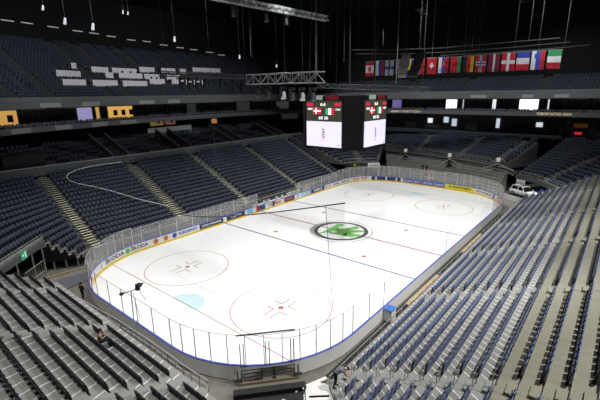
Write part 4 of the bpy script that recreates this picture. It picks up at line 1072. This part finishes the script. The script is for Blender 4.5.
# broadcast camera on a pole behind the near glass
b0 = at(134, 322, X=-30.2); t0 = at(131, 291, X=-30.2)
cm = thing('broadcast_camera', 'small black camera rig on a pole at the near-end glass', 'camera', b0)
b = MB(); b.bar(b0, t0, .04, 6); b.bar((b0[0], b0[1], b0[2]), (b0[0]+.3, b0[1], b0[2]), .05, 6); b.build('pole', M['rail'], cm)
b = MB(); b.bar(at(122, 294, X=-30.2), at(140, 288, X=-30.2), .035, 6); b.build('cross_arm', M['dpost'], cm)
for (px, py, k) in ((138.5, 285.3, .72), (121.5, 294, .5)):
    q = at(px, py, X=-30.2); b = MB(); b.box(q, (.5*k, .45*k, .32*k), .2); b.bar((q[0]+.2*k, q[1], q[2]), (q[0]+.5*k, q[1]+.05, q[2]), .1*k, 8); hd = b.build('camera_head', M['black'], cm)
b = MB(); b.box(at(137.5, 288.6, X=-30.2), (.25, .3, .2)); b.build('pan_head', M['black'], cm)
for pa, pb in (((139, 290), (146, 300)), ((133, 293), (140, 318))): b = MB(); b.bar(at(*pa, X=-30.2), at(*pb, X=-30.2), .018, 4); b.build('cable', M['dpost'], cm)

# mat and gear behind the corner gate
def frame(o, a, z): return (gp[0]+gd[0]*a+gn[0]*o, gp[1]+gd[1]*a+gn[1]*o, z)
ang = math.atan2(gd[1], gd[0])
b = MB(); b.box(frame(2.6, 0, .02), (4.6, 3.4, .08), ang); tag(b.build('rubber_mat', M['rubber']), 'black rubber mat behind the near corner gate', 'mat')
b = MB(); b.box(frame(1.35, 0, .2), (4.6, .5, .4), ang); tag(b.build('ramp_step', M['black']), 'low black step in front of the near corner gate', 'step')
for i, (o, a, m, sz) in enumerate(((2.3, -1.2, 'black', (.7, .5, .35)), (2.5, -.3, 'cloth_grey', (.5, .35, .18)), (2.4, .6, 'rail', (.6, .3, .12)), (2.7, 1.3, 'black', (.55, .5, .3)), (3.2, -.8, 'rail', (.35, .3, .12)), (3.1, .3, 'cloth_grey', (.6, .25, .15)))):
    c = frame(o, a, .06); t = thing('gear_case', ['black case at the left end of the gate mat', 'grey case on the gate mat beside the black one', 'pale flat case at the middle of the gate mat', 'black case at the right end of the gate mat', 'small pale case nearest the picture edge on the gate mat', 'long grey case on the near part of the gate mat'][i], 'case', c, 'cases on the gate mat')
    b = MB(); b.box((c[0], c[1], c[2]+sz[2]/2), sz, ang+.3*i); b.build('body', M[m], t); b = MB(); b.box((c[0], c[1], c[2]+sz[2]+.02), (sz[0]*.5, .05, .04), ang+.3*i); b.build('handle', M['dpost'], t)
b = MB(); b.box(at(311, 384.5, Z=.1), (2.4, .22, .1), math.atan2(*(np.array(at(325, 378, Z=.1))-np.array(at(301, 388, Z=.1)))[[1, 0]])); tag(b.build('floor_beam', M['white']), 'white beam on the floor beside the near white car', 'beam')

# ------------------------------------------------------------------ cars
def suv(label, loc, rz, wide=1., dome=0.):
    t = thing('car', label, 'car', (0, 0, 0)); 
    st = [(-2.28, .72, .45, .86), (-2.2, .86, .34, 1.0), (-1.5, .93, .30, 1.03), (0, .94, .30, 1.0), (.95, .93, .30, .98), (1.3, .92, .30, .96), (1.95, .86, .32, .86), (2.25, .72, .40, .66)]
    b = MB()
    for x, hw, z0, z1 in st: b.v += [(x, -hw*.96, z0), (x, -hw, (z0+z1)/2), (x, -hw*.93, z1), (x, hw*.93, z1), (x, hw, (z0+z1)/2), (x, hw*.96, z0)]
    for k in range(len(st)-1):
        for j in range(6): b.f.append((k*6+j, k*6+6+j, k*6+6+(j+1) % 6, k*6+(j+1) % 6)); b.m.append(0)
    b.f.append(tuple(range(6))); b.m.append(0); n = (len(st)-1)*6; b.f.append(tuple(n+i for i in reversed(range(6)))); b.m.append(0)
    b.build('body', M['carwhite'], t)
    b = MB(); cab_ = [(-2.15, .80, 1.0), (1.05, .84, .97)]; top = [(-1.85, .66, 1.58), (.15, .68, 1.62)]
    bb = [(-2.15, -.82, 1.0), (1.15, -.85, .97), (1.15, .85, .97), (-2.15, .82, 1.0)]; tt = [(-1.8, -.66*wide, 1.56), (.2, -.68*wide, 1.6), (.2, .68*wide, 1.6), (-1.8, .66*wide, 1.56)]
    b.v += bb+tt
    for a in ((0, 3, 2, 1), (4, 5, 6, 7), (0, 1, 5, 4), (1, 2, 6, 5), (2, 3, 7, 6), (3, 0, 4, 7)): b.f.append(a); b.m.append(0)
    b.build('window_band', M['carglass'], t)
    b = MB(); r0 = [(-2.0-dome, -(.50-2*dome)*wide, 1.57), (-1.85-dome*.6, -(.64-1.0*dome)*wide, 1.6), (-1.2, -.69*wide, 1.63), (-.3, -.69*wide, 1.65), (.28, -.66*wide, 1.60)]
    for x, y, z in r0: b.v += [(x, y, z), (x, y*.5, z+.04), (x, -y*.5, z+.04), (x, -y, z), (x, -y, z-.06), (x, y, z-.06)]
    for k in range(4):
        for j in range(6): b.f.append((k*6+j, k*6+(j+1) % 6, k*6+6+(j+1) % 6, k*6+6+j)); b.m.append(0)
    b.f.append(tuple(range(6))); b.m.append(0); b.f.append(tuple(24+i for i in reversed(range(6)))); b.m.append(0)
    b.build('roof', M['carwhite'], t)
    b = MB(); b.box((-.95, 0, 1.675), (.14, 1.15, .03)); b.box((-.15, 0, 1.68), (.6, .9, .03)); b.build('sunroof', M['carglass'], t)
    for y in (-1, 1):
        for (xa, xb) in ((-1.95, -1.75), (-.55, -.45), (.75, .3)):
            b = MB(); b.bar((xa, y*.83, 1.0), (xb, y*.69*wide, 1.58), .05, 5); b.build('pillar', M['carwhite'], t)
        b = MB(); b.bar((-1.7, y*.62*wide, 1.69), (.0, y*.62*wide, 1.71), .03, 5); b.build('roof_rail', M['rubber'], t)
        b = MB(); b.box((.75, y*1.0, 1.02), (.2, .2, .14)); b.build('wing_mirror', M['carwhite'], t)
        b = MB(); b.box((2.12, y*.62, .74), (.22, .3, .12), -y*.25); b.build('headlight', M['chrome'], t)
        b = MB(); b.box((-2.24, y*.62, .85), (.1, .25, .16)); b.build('tail_light', RD, t)
        for x in (-1.4, 1.4):
            b = MB(); b.bar((x, y*.72, .35), (x, y*.96, .35), .35, 16); wh = b.build('wheel', M['rubber'], t); b = MB(); b.bar((x, y*.95, .35), (x, y*.975, .35), .22, 10); b.build('rim', M['chrome'], wh)
    b = MB(); b.box((2.24, 0, .66), (.08, .8, .16)); b.build('grille', M['rubber'], t)
    b = MB(); b.box((2.27, 0, .48), (.04, .52, .11)); b.build('number_plate', W_, t); b = MB(); b.box((-2.27, 0, .62), (.04, .52, .11)); b.build('number_plate', W_, t)
    t.location = loc; t.rotation_euler = (0, 0, rz); return t
pl = thing('display_platform', 'white platform under the far display car', 'platform', (31, -16.4, 0))
hd = math.atan2(-3.4, -2.2)
b = MB(); b.box((31.2, -16.3, .45), (5.4, 2.5, .9), hd); b.build('platform_body', M['white'], pl); b = MB(); b.box((31.2, -16.3, .93), (5.2, 2.3, .06), hd); b.build('platform_top', M['rubber'], pl)
suv('white car on the platform in the far right corner', (31.6, -16.4, .96), hd)
suv('white car at the bottom edge beside the near corner', (-28.5, -17.7, 0), math.atan2(-.66, -.75), 1.28, .17)
sgn = thing('sign_board', 'white sign board with dark lettering behind the far car', 'sign', at(520, 185, X=36.4))
p0, p1 = Vector(at(516, 187, X=36.8)), Vector(at(524.5, 187.5, X=36.2)); dd = (p1-p0).normalized(); nn = Vector((dd.y, -dd.x, 0)); nn = nn if nn.x < 0 else -nn
b = MB(); b.slab(tuple(p0), dd, nn, 0, (p1-p0).length, 0, 1.5, 0, .08); b.build('panel', W_, sgn); 
for pp in (p0, p1): b = MB(); b.bar(pp, (pp.x, pp.y, 0), .05, 5); b.build('post', M['rail'], sgn)
text_mesh('ŠKODA', .5, flat('sign_text', (.2, .2, .2)), p0.lerp(p1, .5)+nn*.1+Vector((0, 0, .75)), dd, (0, 0, 1), sgn, width=(p1-p0).length*.8)
# blue tarpaulin heap
b = MB(); K = 14; tp = Vector((34.0, -19.0, 0))
for j in range(K+1):
    for i in range(K+1):
        u, v = i/K*2-1, j/K*2-1; hgt = 1.9*max(0, 1-abs(u)**3)*max(0, 1-abs(v)**4)*(.75+.25*math.sin(3*u+2*v)+.1*math.sin(9*u))
        a = 2.2; x, y = u*2.3, v*1.2; b.v.append((tp.x+x*math.cos(a)-y*math.sin(a), tp.y+x*math.sin(a)+y*math.cos(a), max(0, hgt)))
for j in range(K):
    for i in range(K): b.f.append((j*(K+1)+i, j*(K+1)+i+1, (j+1)*(K+1)+i+1, (j+1)*(K+1)+i)); b.m.append(0)
tag(b.build('tarpaulin', M['tarp'], None, True), 'blue tarpaulin heap behind the far white car', 'tarpaulin')
q = at(559, 193.5, Z=3.0); wb = thing('cable_drum', 'round black cable drum on the far right parapet', 'drum', (q[0], q[1], q[2]))
b = MB(); b.bar((q[0]-.25, q[1], q[2]), (q[0]+.25, q[1], q[2]), .55, 16); b.build('flange', M['rubber'], wb); b = MB(); b.bar((q[0]-.35, q[1], q[2]), (q[0]+.35, q[1], q[2]), .2, 10); b.build('hub', M['rail'], wb)
# little red display at the far right
q = Vector(at(578, 133.5, X=52)); cl = thing('clock_display', 'small red digital display between dark speakers at the far right', 'display', tuple(q))
b = MB(); b.box((q.x, q.y, q.z), (.3, 1.6, 1.2)); b.build('case', M['black'], cl); text_mesh('00', .8, mat('led_red', (.8, .03, .05), .4, emit=(.9, .03, .05), strength=.8), (q.x-.18, q.y, q.z), (0, -1, 0), (0, 0, 1), cl, width=1.2)
for i, dy in enumerate((1.9, -2.1)):
    t = thing('speaker', 'dark speaker %s of the small red display' % ['left', 'right'][i], 'speaker', (q.x, q.y+dy, q.z)); b = MB(); b.box((q.x, q.y+dy, q.z), (.8, 1.5, 1.9), .2); b.build('cabinet', M['black'], t); b = MB(); b.bar((q.x, q.y+dy, q.z+.9), (q.x, q.y+dy, q.z+2.6), .05, 5); b.build('bracket', M['dsteel'], t)
# flags hung on the terrace behind the far glass
for i, (xa, xb, ya, yb, rs) in enumerate(((425, 434, 172.5, 181.5, X_(FR_, FW_)), (404.5, 410, 177.5, 182, [(0, 0, 1, 1, FR_), (0, .4, 1, .55, FW_)]), (448, 460, 183, 187, [(0, 0, 1, 1, FR_), (0, .42, 1, .55, FW_)]))):
    A = Vector(at(xa, ya, X=35.2)); Bq = Vector(at(xb, ya+.5, X=35.0)); h = (A-Vector(at(xa, yb, X=35.2))).length; d = (Bq-A); w = d.length; d.normalize(); n = Vector((-1, 0, 0)); ms = []; b = MB()
    for k, (u0, v0, u1, v1, m) in enumerate(rs):
        if m not in ms: ms.append(m)
        b.mi = ms.index(m); b.slab(tuple(A-Vector((0, 0, h))), d, n, u0*w, u1*w, v0*h, v1*h, 0, .02+.01*k)
    tag(b.build('supporter_flag', ms), ['red flag with white cross hung on the terrace behind far glass', 'small red banner on the terrace left of the white-cross flag', 'long low red banner on the terrace right of the white-cross flag'][i], 'flag')

# ------------------------------------------------------------------ people
def person(label, loc, rz, pose, top, legs, hair=M['hair'], k=1.):
    """one skinned body; local +x is forward"""
    t = thing('person', label, 'person', (0, 0, 0))
    J = {}
    if pose == 'sit':
        J = dict(pel=(0, 0, .50), ch=(.02, 0, .90), nk=(.05, 0, 1.10), hd=(.10, 0, 1.24), ht=(.10, 0, 1.34))
        for s, y in (('l', 1), ('r', -1)):
            J.update({s+'hip': (.02, .10*y, .48), s+'kn': (.44, .11*y, .50), s+'an': (.46, .11*y, .09), s+'to': (.62, .12*y, .04), s+'sh': (.03, .19*y, 1.02), s+'el': (.14, .25*y, .78), s+'wr': (.36, .10*y, .84)})
    elif pose == 'bend':
        J = dict(pel=(0, 0, .92), ch=(.34, 0, 1.16), nk=(.54, 0, 1.22), hd=(.66, 0, 1.20), ht=(.74, 0, 1.17))
        for s, y in (('l', 1), ('r', -1)):
            J.update({s+'hip': (0, .10*y, .90), s+'kn': (.06+.05*y, .12*y, .48), s+'an': (-.03+.08*y, .12*y, .09), s+'to': (.15+.08*y, .13*y, .04), s+'sh': (.46, .19*y, 1.14), s+'el': (.58, .2*y, .88), s+'wr': (.78, .14*y, .80)})
    else:
        J = dict(pel=(0, 0, .95), ch=(0, 0, 1.30), nk=(.01, 0, 1.48), hd=(.04, 0, 1.62), ht=(.04, 0, 1.72))
        for s, y in (('l', 1), ('r', -1)):
            J.update({s+'hip': (0, .10*y, .92), s+'kn': (.03+.05*y, .11*y, .50), s+'an': (-.02+.06*y, .11*y, .09), s+'to': (.16+.06*y, .13*y, .04), s+'sh': (0, .19*y, 1.40), s+'el': (.02, .25*y, 1.12), s+'wr': (.18, .22*y, .92)})
    R = dict(pel=.14, ch=.15, nk=.06, hd=.10, ht=.08, hip=.10, kn=.065, an=.045, to=.04, sh=.075, el=.048, wr=.033)
    names = list(J); ids = {n: i for i, n in enumerate(names)}; co_ = [J[n] for n in names]; rad = [R[n] if n in R else R[n[1:]] for n in names]
    E = [('pel', 'ch'), ('ch', 'nk'), ('nk', 'hd'), ('hd', 'ht')]
    for s in 'lr': E += [('pel', s+'hip'), (s+'hip', s+'kn'), (s+'kn', s+'an'), (s+'an', s+'to'), ('ch', s+'sh'), (s+'sh', s+'el'), (s+'el', s+'wr')]
    E = [(ids[a], ids[c]) for a, c in E]
    for s, y in (('l', 1), ('r', -1)):
        w = Vector(J[s+'wr']); dr = (w-Vector(J[s+'el'])).normalized(); sd = Vector((0, 1, 0)); palm = len(co_); co_.append(tuple(w+dr*.07)); rad.append(.034); E.append((ids[s+'wr'], palm))
        for f, (o, L) in enumerate(((-.03, .07), (-.01, .085), (.01, .08), (.03, .065))):
            a = len(co_); co_.append(tuple(w+dr*(.07+L*.5)+sd*o+Vector((0, 0, -.008)))); rad.append(.009); c = len(co_); co_.append(tuple(w+dr*(.07+L*.85)+sd*o+Vector((0, 0, -.03)))); rad.append(.008); E += [(palm, a), (a, c)]
        a = len(co_); co_.append(tuple(w+dr*.06+sd*(-.045*y))); rad.append(.011); c = len(co_); co_.append(tuple(w+dr*.1+sd*(-.05*y))); rad.append(.009); E += [(palm, a), (a, c)]
    nose = len(co_); hv = Vector(J['ht'])-Vector(J['nk']); fw = Vector((1, 0, 0)) if pose != 'bend' else Vector((.3, 0, -.95)); co_.append(tuple(Vector(J['hd'])+fw*.115)); rad.append(.014); E.append((ids['hd'], nose))
    me = bpy.data.meshes.new('body'); me.from_pydata(co_, E, []); ob = bpy.data.objects.new('tmpbody', me); COL.objects.link(ob)
    ob.modifiers.new('skin', 'SKIN'); sv_ = me.skin_vertices[0].data
    for i, r in enumerate(rad): sv_[i].radius = (r, r); sv_[i].use_root = (i == 0)
    sb = ob.modifiers.new('sub', 'SUBSURF'); sb.levels = 1; sb.render_levels = 1
    dg = bpy.context.evaluated_depsgraph_get(); bm_ = bpy.data.meshes.new_from_object(ob.evaluated_get(dg)); bpy.data.objects.remove(ob)
    bm_.materials.clear()
    for m in (M['skin'], top, legs, M['black']): bm_.materials.append(m)
    segs = [(J['pel'], J['ch'], 1), (J['ch'], J['nk'], 1), (J['nk'], J['ht'], 0)]
    for s in 'lr': segs += [(J['pel'], J[s+'hip'], 2), (J[s+'hip'], J[s+'kn'], 2), (J[s+'kn'], J[s+'an'], 2), (J[s+'an'], J[s+'to'], 3), (J['ch'], J[s+'sh'], 1), (J[s+'sh'], J[s+'el'], 1), (J[s+'el'], J[s+'wr'], 0 if pose == 'bend' else 1), (J[s+'wr'], tuple(Vector(J[s+'wr'])+(Vector(J[s+'wr'])-Vector(J[s+'el'])).normalized()*.15), 0)]
    for f in bm_.polygons:
        c = f.center; best = (9, 0)
        for a, e, mi in segs:
            a, e = Vector(a), Vector(e); d = e-a; tt = max(0, min(1, (c-a).dot(d)/d.length_squared)); q = (c-a-d*tt).length
            if q < best[0]: best = (q, mi)
        f.material_index = best[1]; f.use_smooth = True
    bo = bpy.data.objects.new('body', bm_); COL.objects.link(bo); bo.parent = t
    b = MB(); c = Vector(J['hd'])+(Vector(J['ht'])-Vector(J['hd']))*.55-fw*.025                      # hair cap
    up = (Vector(J['ht'])-Vector(J['hd'])).normalized(); sd = Vector((0, 1, 0)); bk_ = up.cross(sd).normalized()
    for j in range(6):
        for i in range(12):
            th = pi*.62*j/5; ph = 2*pi*i/12; b.v.append(tuple(c+(up*math.cos(th)+(sd*math.cos(ph)+bk_*math.sin(ph))*math.sin(th))*.118))
    for j in range(5):
        for i in range(12): b.f.append((j*12+i, j*12+(i+1) % 12, (j+1)*12+(i+1) % 12, (j+1)*12+i)); b.m.append(0)
    b.build('hair', hair, t, True)
    for y in (-1, 1):
        b = MB(); e = Vector(J['hd'])+fw*.1+sd*.04*y+up*.025; b.box(tuple(e), (.022, .022, .014)); b.build('eye', M['black'], t)
        b = MB(); e = Vector(J['hd'])+sd*.11*y; b.box(tuple(e), (.04, .025, .06)); b.build('ear', M['skin'], t)
    b = MB(); e = Vector(J['hd'])+fw*.1-up*.055; b.box(tuple(e), (.02, .05, .01)); b.build('mouth', flat('lips', (.3, .1, .09)), t)
    t.location = loc; t.rotation_euler = (0, 0, rz); t.scale = (k, k, k); return t
person('person in a tan jacket sitting in the near-end stand looking ahead', (-34.3, -4.75, 3.02), -.35, 'sit', M['cloth_tan'], M['cloth_black'])
person('person in grey shirt and dark trousers bending over seats by the near car', (-26.85, -17.5, 1.89), -.85, 'bend', M['cloth_grey'], M['cloth_black'], k=1.05)
person('person in black standing in the walkway behind the near boards', (-30.35, 8.7, .0), .4, 'stand', M['cloth_black'], M['cloth_black'])
for i, (px, py, lab, m) in enumerate(((225, 216, 'person in dark clothes standing behind the navy adverts on the left', 'cloth_grey'), (242, 212, 'person in dark clothes standing at the left bench gate', 'cloth_black'), (260.5, 204, 'person in grey standing behind the scorers table', 'cloth_grey'))):
    q = at(px, py-3, Y=17.0); person(lab, (q[0], 17.0 if i == 2 else 16.6, 0), -1.6, 'stand', M[m], M['cloth_black'])
for i, (px, lab) in enumerate(((423, 'person in dark jacket on the far terrace, left one of a pair'), (427, 'person in dark jacket on the far terrace, right one of a pair'))):
    q = at(px, 165, X=38.5); person(lab, (38.4, q[1], .8+.457*2), 3.0, 'stand', M['cloth_black'], M['cloth_black'], flat('fair_hair', (.45, .38, .28)))

P = [at(*c, Z=0) for c in ((44, 284), (93, 270), (91, 279), (62, 291))]
b = MB(); b.prism([(x, y) for x, y, z in P], .0, .03); tag(b.build('rubber_mat', M['slate']), 'slate grey floor mat in the mouth of the near left tunnel', 'mat')
A, Bq = Vector(at(44, 279, Z=0)), Vector(at(93, 265, Z=0)); b = MB(); b.box(tuple(A.lerp(Bq, .5)+Vector((0, 0, .04))), ((Bq-A).length, .15, .08), math.atan2(Bq.y-A.y, Bq.x-A.x)); tag(b.build('floor_edging', M['tan']), 'tan floor edging across the near left tunnel mouth', 'edging')
t = thing('mesh_panel', 'steel mesh panel under the parapet in the near left tunnel', 'panel', (-32.4, 15.6, 0))
A, Bq = Vector((-33.2, 13.9, 0)), Vector((-31.0, 16.0, 0)); b = MB()
for k in range(9): p = A.lerp(Bq, k/8); b.bar(p, p+Vector((0, 0, 2.2)), .02, 4)
b.build('mesh_bars', M['rail'], t); b = MB()
for z in (.1, 1.1, 2.2): b.bar(A+Vector((0, 0, z)), Bq+Vector((0, 0, z)), .04, 5)
b.build('frame', M['rail'], t)
# ------------------------------------------------------------------ light
w = bpy.data.worlds.new('world'); S.world = w; w.use_nodes = True
w.node_tree.nodes['Background'].inputs['Color'].default_value = (.02, .022, .026, 1); w.node_tree.nodes['Background'].inputs['Strength'].default_value = .12
def spot(name, p, tgt, e, ang, size=.5, col=(1, .98, .95), blend=.6):
    l = bpy.data.lights.new(name, 'SPOT'); l.energy = e; l.spot_size = math.radians(ang); l.spot_blend = blend; l.shadow_soft_size = size; l.color = col
    o = bpy.data.objects.new(name, l); COL.objects.link(o); o.location = p
    o.rotation_euler = (Vector(tgt)-Vector(p)).to_track_quat('-Z', 'Y').to_euler(); return o
for x in (-22, -7, 8, 23):
    for y in (-9, 9):
        spot('rink_light', (x, y, 30), (x, y*.8, 0), 10600, 118, blend=1.)
for y in (8, -3, -14):
    spot('house_fill', (-37, y, 33), (-35.5, y, 3), 8600, 52, blend=.8)
spot('house_fill', (-24, 30, 30), (-29, 16, 1), 9000, 50, blend=.9)  # added fill for the near left corner, no lamp known there
for x, e in ((-16, 32000), (0, 30000), (16, 17000), (32, 8000)):
    spot('house_fill', (x-3, -36, 31), (x-6, -19, 3), e, 66, blend=.8)
for x in (-26, -8, 10, 26):                        # added dim fill spots over the left bowl and the upper tier
    spot('house_fill', (x, 16, 37), (x, 26, 4), 5500, 60, col=(.93, .97, 1), blend=1.)
    spot('house_fill', (x, 14, 38.5), (x-4, 58, 23), 15000, 62, col=(.93, .97, 1), blend=1.)
spot('house_fill', (20, -30, 32), (31.6, -16.4, 1.4), 42000, 20, blend=.9)  # added narrow spot that whitens the far display car
for x in (-18, 4, 24):  # added fill to brighten the loge terrace
    spot('house_fill', (x, 8, 36), (x, 39, 10), 6000, 44, col=(.93, .97, 1), blend=1.)
for y in (-16, 6, 26):  # added fill for the far rows of the upper tier
    spot('house_fill', (24, y, 36), (60, y*1.1, 19), 9000, 40, col=(.93, .97, 1), blend=1.)
for y in (-14, 4, 22):  # added fill for the far-end stands
    spot('house_fill', (30, y, 38.5), (58, y, 10), 12000, 70, col=(.93, .97, 1), blend=1.)
vs = S.view_settings; S.display_settings.display_device = 'sRGB'
vs.view_transform = 'Standard'; vs.look = 'None'; vs.gamma = 1; vs.exposure = 0; vs.use_curve_mapping = False
cy = S.cycles; cy.transparent_max_bounces = 32; cy.max_bounces = 6; cy.diffuse_bounces = 3; cy.sample_clamp_indirect = 4
